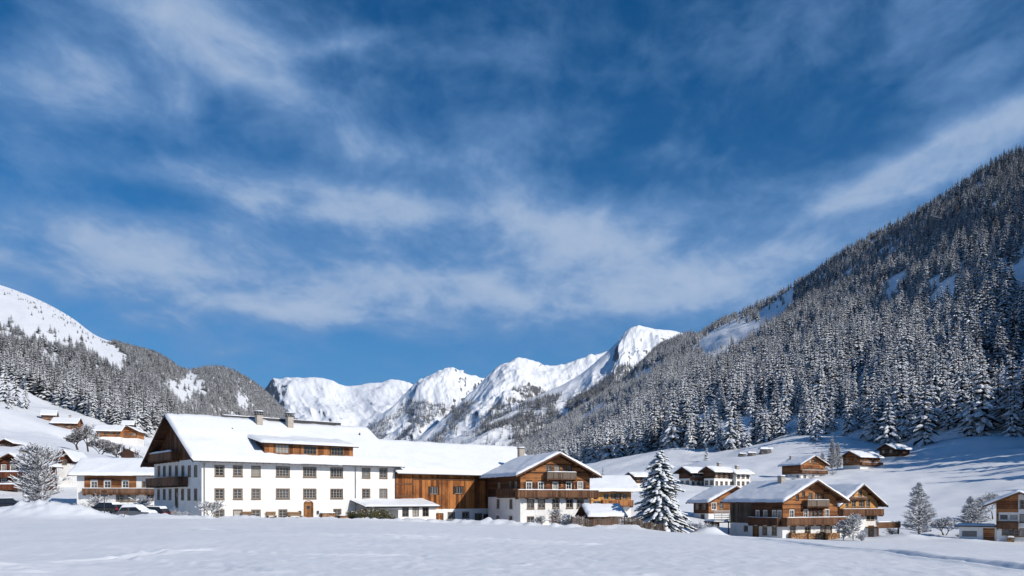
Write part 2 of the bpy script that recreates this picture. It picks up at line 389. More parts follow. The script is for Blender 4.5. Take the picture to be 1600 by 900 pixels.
def build_ground():
    # polar sheet round the camera, fine in front, coarse behind
    az = np.concatenate([np.linspace(-180, -52, 50, endpoint=False), np.linspace(-52, 52, 620, endpoint=False), np.linspace(52, 180, 51)])
    r = np.concatenate([[0.4], np.geomspace(2, 20, 22, endpoint=False), np.geomspace(20, 150, 330, endpoint=False), np.geomspace(150, 650, 170, endpoint=False), np.geomspace(650, 3500, 14)])
    A, Rr = np.meshgrid(R(1) * az, r, indexing='ij')
    x = np.sin(A) * Rr; y = np.cos(A) * Rr
    z = gh(x, y)
    near = (Rr < 130) & (Rr > 10) & (np.abs(A) < R(60))
    zz = np.zeros_like(z); zz[near] = trails(x[near], y[near]) + 0.018 * fbm(x[near] * 2.4, y[near] * 1.2, 3)
    z = z + zz
    z = np.where(Rr > 900, np.minimum(z, -15), z)
    me = grid_mesh('ground', np.stack([x, y, z], -1)[:, :], m_field)
    # orientation upwards
    o = link('ground', me); tag(o, 'snow covered field and meadow slopes round the village', None, kind='structure')
    me.flip_normals() if me.polygons[5000].normal.z < 0 else None
    return o
build_ground()

def resample(pts, n):
    pts = np.array([P(*p) for p in pts]); k = np.arange(len(pts)); t = np.linspace(0, len(pts) - 1, n)
    # catmull-rom
    i = np.clip(np.floor(t).astype(int), 0, len(pts) - 2); f = (t - i)[:, None]
    p0 = pts[np.maximum(i - 1, 0)]; p1 = pts[i]; p2 = pts[i + 1]; p3 = pts[np.minimum(i + 2, len(pts) - 1)]
    return 0.5 * ((2 * p1) + (-p0 + p2) * f + (2 * p0 - 5 * p1 + 4 * p2 - p3) * f ** 2 + (-p0 + 3 * p1 - 3 * p2 + p3) * f ** 3)

def mountain(name, label, foot, ridge, ns, nt, matl, amp=0.1, prof=1.15, seed=0.0, jag=0.0, back=1.2, freq=1.0, sink=2.0, gully=1.0, crisp=0.0):
    """slope lofted from its foot line up to its crest, with spurs and gullies, and a far side"""
    a = resample(foot, ns); b = resample(ridge, ns)
    t = np.linspace(0, 1, nt)[None, :, None]
    V = a[:, None] * (1 - t) + b[:, None] * t
    H = (b[:, 2] - a[:, 2])[:, None]; T = t[..., 0]
    V[..., 2] = a[:, 2][:, None] + H * (0.45 * T ** prof + 0.55 * T ** 1.0)
    L = np.linalg.norm(b - a, axis=1)[:, None]
    s_len = np.r_[0, np.cumsum(np.linalg.norm(np.diff((a + b) / 2, axis=0), axis=1))][:, None]
    q = s_len / (L.mean() * 0.5) * freq
    env = np.sin(np.pi * np.clip(T, 0, 1)) ** 0.6 * (1 - 0.3 * T)
    d = (ridged(q * 1.2 + seed + 0.9 * T, T * 1.3 + seed, 4) - 0.72) * gully + 0.55 * fbm(q * 2.4 + seed, T * 3.2 - seed, 5) + crisp * (ridged(q * 5.0 + 1.5 * T + seed, T * 6.0 + seed, 5) - .72)
    V[..., 2] += env * d * H * amp
    V[..., 2] += (sstep(0.6, 1.0, T) * fbm(q * 5 + seed, T * 5, 5) * jag * H)
    V[:, 0, 2] -= sink
    # far side
    tb = np.linspace(0, 1, 10)[1:][None, :, None]; dirv = (b - a); dirv[:, 2] = 0
    Bk = b[:, None] + dirv[:, None] * tb * back
    rz = V[:, -1, 2][:, None]
    Bk[..., 2] = rz + (-30 - rz) * tb[..., 0] ** 0.9
    me = grid_mesh(name, np.concatenate([V, Bk], 1), matl)
    c = len(me.polygons) // 2
    if sum(me.polygons[i].normal.z for i in range(0, len(me.polygons), max(1, len(me.polygons) // 50))) < 0: me.flip_normals()
    tag(link(name, me), label, None, kind='structure')
    return V

def pxy(p):
    return 800 + F * p[..., 0] / p[..., 1], HY - F * (p[..., 2] - CZ) / p[..., 1]
def in_poly(px, py, poly):
    c = np.zeros(px.shape, bool); n = len(poly)
    for i in range(n):
        x0, y0 = poly[i]; x1, y1 = poly[(i + 1) % n]
        if y0 == y1: continue
        c ^= ((y0 > py) != (y1 > py)) & (px < (x1 - x0) * (py - y0) / (y1 - y0) + x0)
    return c
def scatter(V, density, r, wfun=None):
    """random points on a lofted slope; density per m2 (may vary with distance)"""
    c = (V[:-1, :-1] + V[1:, 1:]) / 2
    ar = np.linalg.norm(np.cross(V[1:, :-1] - V[:-1, :-1], V[:-1, 1:] - V[:-1, :-1]), axis=-1)
    w = ar * (density(c) if callable(density) else density)
    n = r.poisson(w)
    ii, jj = np.nonzero(n); k = np.repeat(np.arange(len(ii)), n[ii, jj]); ii = ii[k]; jj = jj[k]
    u = r.random((len(ii), 1)); v = r.random((len(ii), 1))
    p = (V[ii, jj] * (1 - u) + V[ii + 1, jj] * u) * (1 - v) + (V[ii, jj + 1] * (1 - u) + V[ii + 1, jj + 1] * u) * v
    return p, jj / V.shape[1]

# far peaks, back to front
m_far = m_mtn_far
PK = {}
PK['bowl'] = mountain('mountain_peak', 'broad snow bowl with a flat rocky summit, farthest at the valley head', 
    [(330, 740, 7600), (400, 742, 7200), (470, 745, 6800), (540, 745, 6600), (600, 745, 6600), (660, 745, 6800), (720, 745, 7200), (800, 745, 7600)],
    [(330, 640, 9800), (405, 615, 9700), (440, 586, 9600), (500, 589, 9500), (545, 607, 9500), (610, 597, 9500), (670, 600, 9600), (800, 640, 9800)], 360, 150, m_far, 0.16, 1.6, 3.1, 0.03, crisp=0.8)
PK['mid'] = mountain('mountain_peak', 'pointed snow peak with forest low on its left flank, left of the centre summit',
    [(500, 745, 4500), (560, 748, 4300), (610, 748, 4200), (650, 748, 4200), (700, 748, 4300), (760, 748, 4600), (830, 748, 5000), (900, 745, 5600)],
    [(500, 720, 5600), (580, 664, 6000), (630, 622, 6300), (662, 586, 6400), (700, 577, 6500), (745, 590, 6700), (800, 612, 7000), (900, 650, 7300)], 360, 150, m_far, 0.17, 1.25, 8.4, 0.035, crisp=0.8)
PK['crest'] = mountain('mountain_peak', 'long jagged snow crest above a wooded flank, right of the pointed peak',
    [(560, 748, 3300), (640, 750, 3200), (720, 750, 3100), (780, 750, 3100), (830, 750, 3200), (880, 750, 3300), (940, 750, 3500), (1020, 748, 3900)],
    [(560, 735, 3900), (655, 680, 4300), (735, 616, 4700), (790, 570, 5000), (835, 563, 5100), (890, 568, 5200), (945, 552, 5300), (1040, 560, 5600)], 360, 150, m_far, 0.15, 1.2, 5.7, 0.03, crisp=0.8)
PK['summit'] = mountain('mountain_peak', 'highest sharp white summit above the wooded spur near the centre right',
    [(600, 752, 2400), (680, 753, 2300), (760, 754, 2250), (820, 754, 2200), (870, 754, 2200), (930, 752, 2300), (1010, 750, 2500), (1120, 745, 2900)],
    [(600, 745, 2900), (700, 690, 3250), (810, 632, 3550), (900, 590, 3800), (958, 541, 3950), (985, 515, 4050), (1035, 514, 4150), (1140, 545, 4400)], 360, 150, m_far, 0.13, 1.2, 12.9, 0.010, crisp=0.8)
VR = mountain('mountain_slope', 'steep forested mountainside on the right', FOOT_R, RIDGE_R, 240, 110, m_mtn_near, 0.07, 1.1, 2.2, 0.0, 0.7, 1.0)
VL = mountain('mountain_slope', 'long wooded ridge rising to a bare snow shoulder on the left', FOOT_L, RIDGE_L, 220, 100, m_mtn_near, 0.08, 1.1, 6.6, 0.0, 0.7, 1.0)

# ------------------------------------------------------------------ conifers
def conifer(seed, tiers, nb, wid, frost, top=1.0, droop=0.48, base_h=0.05):
    """unit-height snowy spruce: whorls of drooping boughs, each with its own load of snow; returns (crown MB, trunk MB)"""
    r = random.Random(seed); cr = MB(); tr = MB()
    tr.tube((0, 0, -0.04), (0, 0, 0.5), 0.017, 0.011, 6); tr.tube((0, 0, 0.5), (0, 0, 0.985), 0.011, 0.002, 5)
    for i in range(tiers):
        h = base_h + (0.985 - base_h) * (max(0.0, i + r.uniform(-.25, .25)) / tiers) ** 0.92
        rad = wid * max(0.0, (1 - h)) ** 0.82 * r.uniform(0.82, 1.12) * (0.75 + 0.25 * min(1, h / 0.15)) + 0.008
        n = max(4, int(nb * (0.55 + 0.45 * (1 - h))))
        off = r.uniform(0, 6.28)
        for k in range(n):
            a = off + 6.283 * (k + r.uniform(-.32, .32)) / n
            L = rad * r.uniform(0.6, 1.22); dx, dy = math.cos(a), math.sin(a); sx, sy = -dy, dx
            dr = droop * r.uniform(0.6, 1.35) * (0.55 + 0.7 * (1 - h)); z0 = h + r.uniform(-.035, .03) * (1 - h * .6)
            st = (0.03, 0.38, 0.76, 1.0); wd = (0.05, 0.23, 0.20, 0.03); dz = (0.05, 0.0, -0.45, -0.85 + r.uniform(-.2, .25))
            tw = r.uniform(-.2, .2)
            def blade(s0, s1, wf, up, mi):
                vs = []
                for q in range(4):
                    s = s0 + (s1 - s0) * st[q]; w = wd[q] * L * wf
                    z = z0 + dr * L * np.interp(s, st, dz) + up
                    jx, jy = dx * s * L + sx * tw * L * s * s, dy * s * L + sy * tw * L * s * s
                    vs += [(jx + sx * w, jy + sy * w, z - 0.45 * w - up * .5), (jx, jy, z), (jx - sx * w, jy - sy * w, z - 0.45 * w - up * .5)]
                fs = []
                for q in range(3):
                    b = 3 * q; fs += [(b, b + 1, b + 4, b + 3), (b + 1, b + 2, b + 5, b + 4)]
                cr.add(vs, fs, mi)
            blade(0, 1, 1.0, 0.0, 0)
            if r.random() < frost:
                s0 = r.uniform(0.05, 0.4); blade(s0, r.uniform(0.8, 1.0), r.uniform(0.55, 0.95), 0.006 + 0.03 * L, 1)
    return cr, tr

PROTO = bpy.data.collections.new('forest_kinds'); PROTO_FAR = bpy.data.collections.new('far_forest_kinds')
CROWN = []; TRUNK = []
def joined(cr, tr, name, mats):
    mb = MB(); mb.v = list(cr.v); mb.f = list(cr.f); mb.m = list(cr.m); mb.add(tr.v, tr.f, 2)
    return mb.mesh(name, mats)
KINDS = [(11, 15, 9, .215, .92, m_needle), (12, 17, 9, .19, .85, m_needle), (13, 14, 9, .245, .95, m_needle), (14, 16, 8, .20, .7, m_needle), (15, 18, 8, .18, .95, m_needle), (16, 15, 9, .22, .5, m_needle),
         (17, 14, 8, .21, .4, m_needle_bare), (18, 15, 8, .20, .3, m_needle_bare)]
for k, (sd_, ti, nb, wd, fr, nm) in enumerate(KINDS):
    cr, tr = conifer(sd_, ti, nb, wd, fr)
    CROWN.append(cr.mesh('crown', [nm, m_tsnow])); TRUNK.append(tr.mesh('trunk', [m_bark]))
    o = bpy.data.objects.new('kind_%02d' % k, joined(cr, tr, 'conifer', [nm, m_tsnow, m_bark])); PROTO.objects.link(o)
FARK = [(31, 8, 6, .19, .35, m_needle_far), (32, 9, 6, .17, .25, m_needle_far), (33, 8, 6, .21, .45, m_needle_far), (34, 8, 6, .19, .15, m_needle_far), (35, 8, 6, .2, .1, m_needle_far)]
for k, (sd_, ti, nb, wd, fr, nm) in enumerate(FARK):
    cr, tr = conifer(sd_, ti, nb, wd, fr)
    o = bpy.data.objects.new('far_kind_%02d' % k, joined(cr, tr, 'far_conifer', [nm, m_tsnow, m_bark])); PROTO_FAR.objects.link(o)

def forest_group(coll, name):
    ng = bpy.data.node_groups.new(name, 'GeometryNodeTree')
    ng.interface.new_socket('Geometry', in_out='INPUT', socket_type='NodeSocketGeometry')
    ng.interface.new_socket('Geometry', in_out='OUTPUT', socket_type='NodeSocketGeometry')
    n = ng.nodes.new; gi = n('NodeGroupInput'); go = n('NodeGroupOutput')
    ci = n('GeometryNodeCollectionInfo'); ci.inputs['Collection'].default_value = coll
    ci.inputs['Separate Children'].default_value = True; ci.inputs['Reset Children'].default_value = True
    ip = n('GeometryNodeInstanceOnPoints'); ip.inputs['Pick Instance'].default_value = True
    def attr(nm, t):
        a = n('GeometryNodeInputNamedAttribute'); a.data_type = t; a.inputs['Name'].default_value = nm
        return [s for s in a.outputs if s.enabled and s.name == 'Attribute'][0]
    ng.links.new(gi.outputs[0], ip.inputs['Points']); ng.links.new(ci.outputs[0], ip.inputs['Instance'])
    ng.links.new(attr('kind_index', 'INT'), ip.inputs['Instance Index'])
    ng.links.new(attr('turn', 'FLOAT_VECTOR'), ip.inputs['Rotation'])
    ng.links.new(attr('size', 'FLOAT_VECTOR'), ip.inputs['Scale'])
    ng.links.new(ip.outputs[0], go.inputs[0])
    return ng
NG_NEAR = forest_group(PROTO, 'forest'); NG_FAR = forest_group(PROTO_FAR, 'far_forest')
def forest(name, label, pts, hts, kinds, ng, r, wmul=1.0):
    me = bpy.data.meshes.new(name); n = len(pts)
    me.vertices.add(n); me.vertices.foreach_set('co', pts.astype(np.float32).ravel())
    me.attributes.new('kind_index', 'INT', 'POINT').data.foreach_set('value', kinds.astype(np.int32))
    rot = np.c_[r.normal(0, .03, n), r.normal(0, .03, n), r.random(n) * 6.283]
    me.attributes.new('turn', 'FLOAT_VECTOR', 'POINT').data.foreach_set('vector', rot.astype(np.float32).ravel())
    w = hts * r.uniform(.85, 1.25, n) * wmul; s = np.c_[w, w, hts]
    me.attributes.new('size', 'FLOAT_VECTOR', 'POINT').data.foreach_set('vector', s.astype(np.float32).ravel())
    o = link(name, me); md = o.modifiers.new('forest', 'NODES'); md.node_group = ng
    tag(o, label, None, kind='stuff'); return o

GLADES_R = [[(1092, 556), (1116, 528), (1172, 497), (1236, 452), (1244, 462), (1186, 514), (1134, 550)], [(1080, 540), (1106, 517), (1160, 490), (1163, 502), (1115, 532)],
            [(1375, 465), (1385, 430), (1415, 418), (1422, 430), (1400, 455)], [(1440, 485), (1455, 455), (1485, 430), (1492, 438), (1465, 470)], [(1558, 425), (1600, 398), (1640, 395), (1640, 425), (1575, 438)],
            [(985, 585), (1040, 560), (1042, 563), (990, 590)], [(905, 648), (960, 622), (962, 626), (908, 653)]]
GLADES_L = [[(-900, 300), (0, 425), (60, 450), (130, 500), (170, 532), (196, 560), (190, 572), (165, 552), (130, 532), (100, 524), (60, 514), (20, 502), (-100, 480), (-900, 400)],
            [(240, 590), (262, 594), (280, 600), (297, 575), (325, 600), (302, 602), (288, 622), (270, 605)], [(362, 597), (372, 602), (396, 628), (380, 622)], [(62, 552), (92, 566), (90, 572), (68, 562)], [(230, 690), (240, 672), (262, 690), (250, 705)]]
GLADES_C = [[(640, 690), (680, 650), (690, 652), (655, 692)], [(690, 688), (735, 655), (748, 640), (752, 650), (712, 690)], [(760, 685), (800, 660), (806, 664), (775, 690)], [(870, 640), (878, 600), (900, 560), (960, 560), (920, 590), (890, 612), (880, 642)],
            [(730, 625), (760, 600), (800, 560), (860, 560), (800, 590), (770, 612), (758, 640)], [(655, 672), (700, 640), (705, 645), (665, 676)], [(720, 690), (770, 672), (772, 678), (730, 696)], [(600, 672), (630, 648), (640, 650), (610, 680)]]
def masked(p, glades, gap, r, fs):
    px, py = pxy(p); keep = np.ones(len(p), bool)
    jx = px + fbm(p[:, 0] * fs * 3, p[:, 1] * fs * 3, 3) * 7; jy = py + fbm(p[:, 0] * fs * 3 + 9, p[:, 1] * fs * 3, 3) * 5
    for g in glades:
        hit = in_poly(jx, jy, g)
        for dy in (6, 12, 17): hit |= in_poly(jx, jy - dy, g)          # the trees just below must not hide the clearing
        keep &= ~(hit & (r.random(len(p)) < 0.97))
    keep &= fbm(p[:, 0] * fs, p[:, 1] * fs, 4) < gap
    return keep

r1 = np.random.default_rng(21)
p, t = scatter(VR, lambda c: np.interp(c[..., 1], [300, 900, 1600, 3000], [.022, .016, .012, .007]), r1)
k = masked(p, GLADES_R, 0.62, r1, 0.016); px, py = pxy(p); k &= (px > 640) & (px < 2900)
p = p[k]; t = t[k]; px = px[k]; py = py[k]
h = r1.triangular(10, 20, 30, len(p)) * np.interp(t, [0, .75, 1], [1.05, .95, .70]) * (1 + .22 * fbm(p[:, 0] * .012, p[:, 1] * .012, 3)) * (1 + 0.15 * (r1.random(len(p)) - .5))
small = r1.random(len(p)) < .12; h[small] *= .6; h[px > 1700] *= 1.25
p[:, 2] -= 0.3
bare = np.clip(sstep(0.2, 0.7, t) * 0.62 + 0.4 * fbm(p[:, 0] * .008, p[:, 1] * .008, 3), 0.04, .85)
kind = np.where(r1.random(len(p)) < bare, r1.integers(5, 8, len(p)), r1.integers(0, 5, len(p)))
RF = (p, h, kind, px, py)
r2 = np.random.default_rng(22)
p, t = scatter(VL, lambda c: np.interp(c[..., 1], [400, 900, 1600, 2600], [.020, .021, .022, .020]), r2)
k = masked(p, GLADES_L, 0.8, r2, 0.012); px, py = pxy(p); k &= (px > -900) & (px < 600)
p = p[k]; t = t[k]; px = px[k]; py = py[k]
h = r2.triangular(7, 10, 17, len(p)) * np.interp(t, [0, .10, .25, 1], [1.5, 1.2, .9, .75]); h[in_poly(px, py, GLADES_L[0])] *= .5; p[:, 2] -= 0.3
kind = np.where(r2.random(len(p)) < np.interp(t, [0, .12], [.35, .75]), r2.integers(5, 8, len(p)), r2.integers(0, 6, len(p)))
LF = (p, h, kind, px, py)
def single_tree(pt, ht, kd, label, group, r):
    e = empty('spruce_tree', tuple(pt), r.random() * 6.28); e.scale = (ht * r.uniform(.9, 1.2),) * 2 + (ht,)
    tag(e, label, 'tree', group)
    link('crown', CROWN[kd], e); link('trunk', TRUNK[kd], e)
    return e
def split_forest(FD, n, lo, hi, name, label, tl, tg, r, wmul=1.0):
    p, h, kind, px, py = FD
    app = h / p[:, 1]; app = np.where((px > lo) & (px < hi), app, 0)
    o = np.argsort(-app); near = o[:n]; rest = np.ones(len(p), bool); rest[near] = False
    for i in near: single_tree(p[i], h[i], int(kind[i]), tl(px[i], py[i]), tg, r)
    forest(name, label, p[rest], h[rest], kind[rest], NG_NEAR, r, wmul)
    print(name, len(p))
rr = np.random.default_rng(5)
def right_label(x):
    for lim, w in ((985, 'above the honey boarded house roof'), (1110, 'behind and above the big garden spruce'), (1215, 'above the open slope with the boulders'), (1305, 'above the left hillside chalet'),
                   (1380, 'above the middle hillside chalet'), (1450, 'around the dark hillside chalet'), (1530, 'on the shaded crest right of the dark hillside chalet'), (9999, 'at the right picture edge above the shaded snow slope')):
        if x < lim: return 'snowy right forest spruce ' + w
split_forest(RF, 240, 900, 1640, 'forest', 'dense snow dusted spruce forest up the right mountainside',
    lambda x, y: right_label(x), 'spruces along the lower edge of the right forest', rr)
split_forest(LF, 60, -30, 250, 'forest', 'frosted mixed forest covering the left mountainside',
    lambda x, y: 'frosted left forest spruce ' + ('at the left picture edge' if x < 60 else 'above the upper brown chalets' if x < 130 else 'above the bare trees and long brown house' if x < 190 else 'beside the gable of the inn'), 'spruces along the lower edge of the left forest', rr, 1.45)
# far flanks
r3 = np.random.default_rng(23)
fp = []
for key, ylim in (('summit', [(600, 640), (800, 640), (870, 620), (900, 607), (960, 575), (1060, 545)]), ('crest', [(560, 680), (690, 640), (760, 625), (840, 610), (1000, 590)]), ('mid', [(500, 690), (590, 655), (640, 625), (700, 640), (760, 625)]), ('bowl', [(400, 668), (600, 675), (800, 660)])):
    q, t = scatter(PK[key], {'summit': .010, 'crest': .0065, 'mid': .0045, 'bowl': .0012}[key], r3)
    qx, qy = pxy(q)
    lim = np.interp(qx, [a for a, b in ylim], [b for a, b in ylim]) + fbm(q[:, 0] * .004, q[:, 1] * .004, 4) * 16
    k = (qy > lim) & masked(q, GLADES_C, 0.85, r3, .003) & (qx > 380) & (qx < 1200)
    if key == 'bowl': k &= r3.random(len(q)) < .35
    fp.append(q[k])
fp = np.concatenate(fp); print('far', len(fp))
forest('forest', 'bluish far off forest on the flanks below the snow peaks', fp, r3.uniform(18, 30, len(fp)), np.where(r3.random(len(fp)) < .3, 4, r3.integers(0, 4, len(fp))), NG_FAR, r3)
# ------------------------------------------------------------------ building materials
def wood(name, c1, c2, vertical=False, rough=0.75, grain=1.0):
    m = mat(name, c1, rough, 0.25)
    g = nd(m, 'ShaderNodeNewGeometry'); o = coord(m)
    mp = (7, 7, 0.35) if vertical else (0.35, 0.35, 9)
    a = add_noise(m, o, 1.0 * grain, 6, 0.65, mp, 0.4)
    w = add_noise(m, o, 0.35, 4, 0.6)
    oi = nd(m, 'ShaderNodeObjectInfo'); isl = m_math(m, 'FRACT', m_math(m, 'ADD', g.outputs['Random Per Island'], oi.outputs['Random']))
    f = m_math(m, 'ADD', m_math(m, 'MULTIPLY', a, 0.60), m_math(m, 'MULTIPLY', isl, 0.42))
    f = m_math(m, 'ADD', f, m_math(m, 'MULTIPLY', m_math(m, 'SUBTRACT', w, .5), 0.9))
    mid = tuple((x + y) / 2 for x, y in zip(c1, c2))
    lk(m, ramp(m, f, [(0.22, tuple(x * .55 for x in c1)), (0.38, c1), (0.55, mid), (0.80, c2)]), bsdf(m).inputs['Base Color'])
    bump(m, a, 0.3, 0.01); return m
m_barnwood = wood('barn_wood', (0.15, 0.048, 0.014), (0.46, 0.18, 0.05), True)
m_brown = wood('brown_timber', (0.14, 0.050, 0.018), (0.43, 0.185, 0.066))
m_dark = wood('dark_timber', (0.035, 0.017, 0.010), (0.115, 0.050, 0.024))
m_gable = wood('gable_timber', (0.055, 0.022, 0.010), (0.20, 0.080, 0.030), True)
m_gold = wood('honey_timber', (0.42, 0.19, 0.055), (0.66, 0.35, 0.12))
m_redwood = wood('red_brown_timber', (0.055, 0.016, 0.009), (0.17, 0.055, 0.026))
m_grey = wood('weathered_timber', (0.075, 0.055, 0.042), (0.19, 0.145, 0.11), True)
m_rail = wood('railing_timber', (0.075, 0.035, 0.018), (0.19, 0.095, 0.05), True)
m_beam = wood('beam_timber', (0.06, 0.028, 0.014), (0.15, 0.07, 0.035))
m_door = wood('door_timber', (0.20, 0.085, 0.03), (0.34, 0.16, 0.06), True)
m_green = wood('dark_door_timber', (0.10, 0.085, 0.06), (0.2, 0.17, 0.12), True)
m_plaster = mat('plaster', (0.80, 0.785, 0.75), 0.9, 0.15)
_o = coord(m_plaster); _n = add_noise(m_plaster, _o, 0.7, 7, 0.65); _s = add_noise(m_plaster, _o, 1.0, 5, 0.7, (1.6, 1.6, 0.25))
lk(m_plaster, ramp(m_plaster, m_math(m_plaster, 'ADD', m_math(m_plaster, 'MULTIPLY', _n, .6), m_math(m_plaster, 'MULTIPLY', _s, .4)), [(0.30, (0.60, 0.58, 0.54)), (0.52, (0.78, 0.765, 0.735)), (0.8, (0.82, 0.81, 0.785))]), bsdf(m_plaster).inputs['Base Color'])
bump(m_plaster, add_noise(m_plaster, _o, 14, 4), 0.15, 0.01)
m_frame = mat('window_frame_brown', (0.17, 0.115, 0.07), 0.6, 0.3)
m_framew = mat('window_frame_white', (0.72, 0.70, 0.66), 0.6, 0.3)
m_sash = mat('sash_pale', (0.38, 0.33, 0.27), 0.6, 0.3)
m_glass = mat('window_glass', (0.035, 0.04, 0.05), 0.08, 0.6)
_oi = nd(m_glass, 'ShaderNodeObjectInfo')
lk(m_glass, ramp(m_glass, _oi.outputs['Random'], [(0.25, (0.018, 0.022, 0.028)), (0.6, (0.06, 0.065, 0.075)), (0.8, (0.15, 0.15, 0.15)), (1.0, (0.36, 0.34, 0.31))]), bsdf(m_glass).inputs['Base Color'])
m_metal = mat('zinc', (0.30, 0.31, 0.32), 0.45, 0.5); bsdf(m_metal).inputs['Metallic'].default_value = 0.6
m_dmetal = mat('dark_iron', (0.03, 0.03, 0.032), 0.5, 0.4)
m_stone = mat('chimney_masonry', (0.42, 0.37, 0.32), 0.9, 0.2)
_n = add_noise(m_stone, coord(m_stone), 6, 5, 0.7); lk(m_stone, ramp(m_stone, _n, [(0.3, (0.28, 0.24, 0.20)), (0.7, (0.50, 0.45, 0.39))]), bsdf(m_stone).inputs['Base Color'])
m_rock = mat('boulder_rock', (0.16, 0.15, 0.145), 0.9, 0.2)

WALLS = {'front': lambda W, D: (Vector((0, 0, 0)), Vector((1, 0, 0)), W), 'right': lambda W, D: (Vector((W, 0, 0)), Vector((0, 1, 0)), D),
         'left': lambda W, D: (Vector((0, D, 0)), Vector((0, -1, 0)), D), 'back': lambda W, D: (Vector((W, D, 0)), Vector((-1, 0, 0)), W)}
UP = Vector((0, 0, 1))

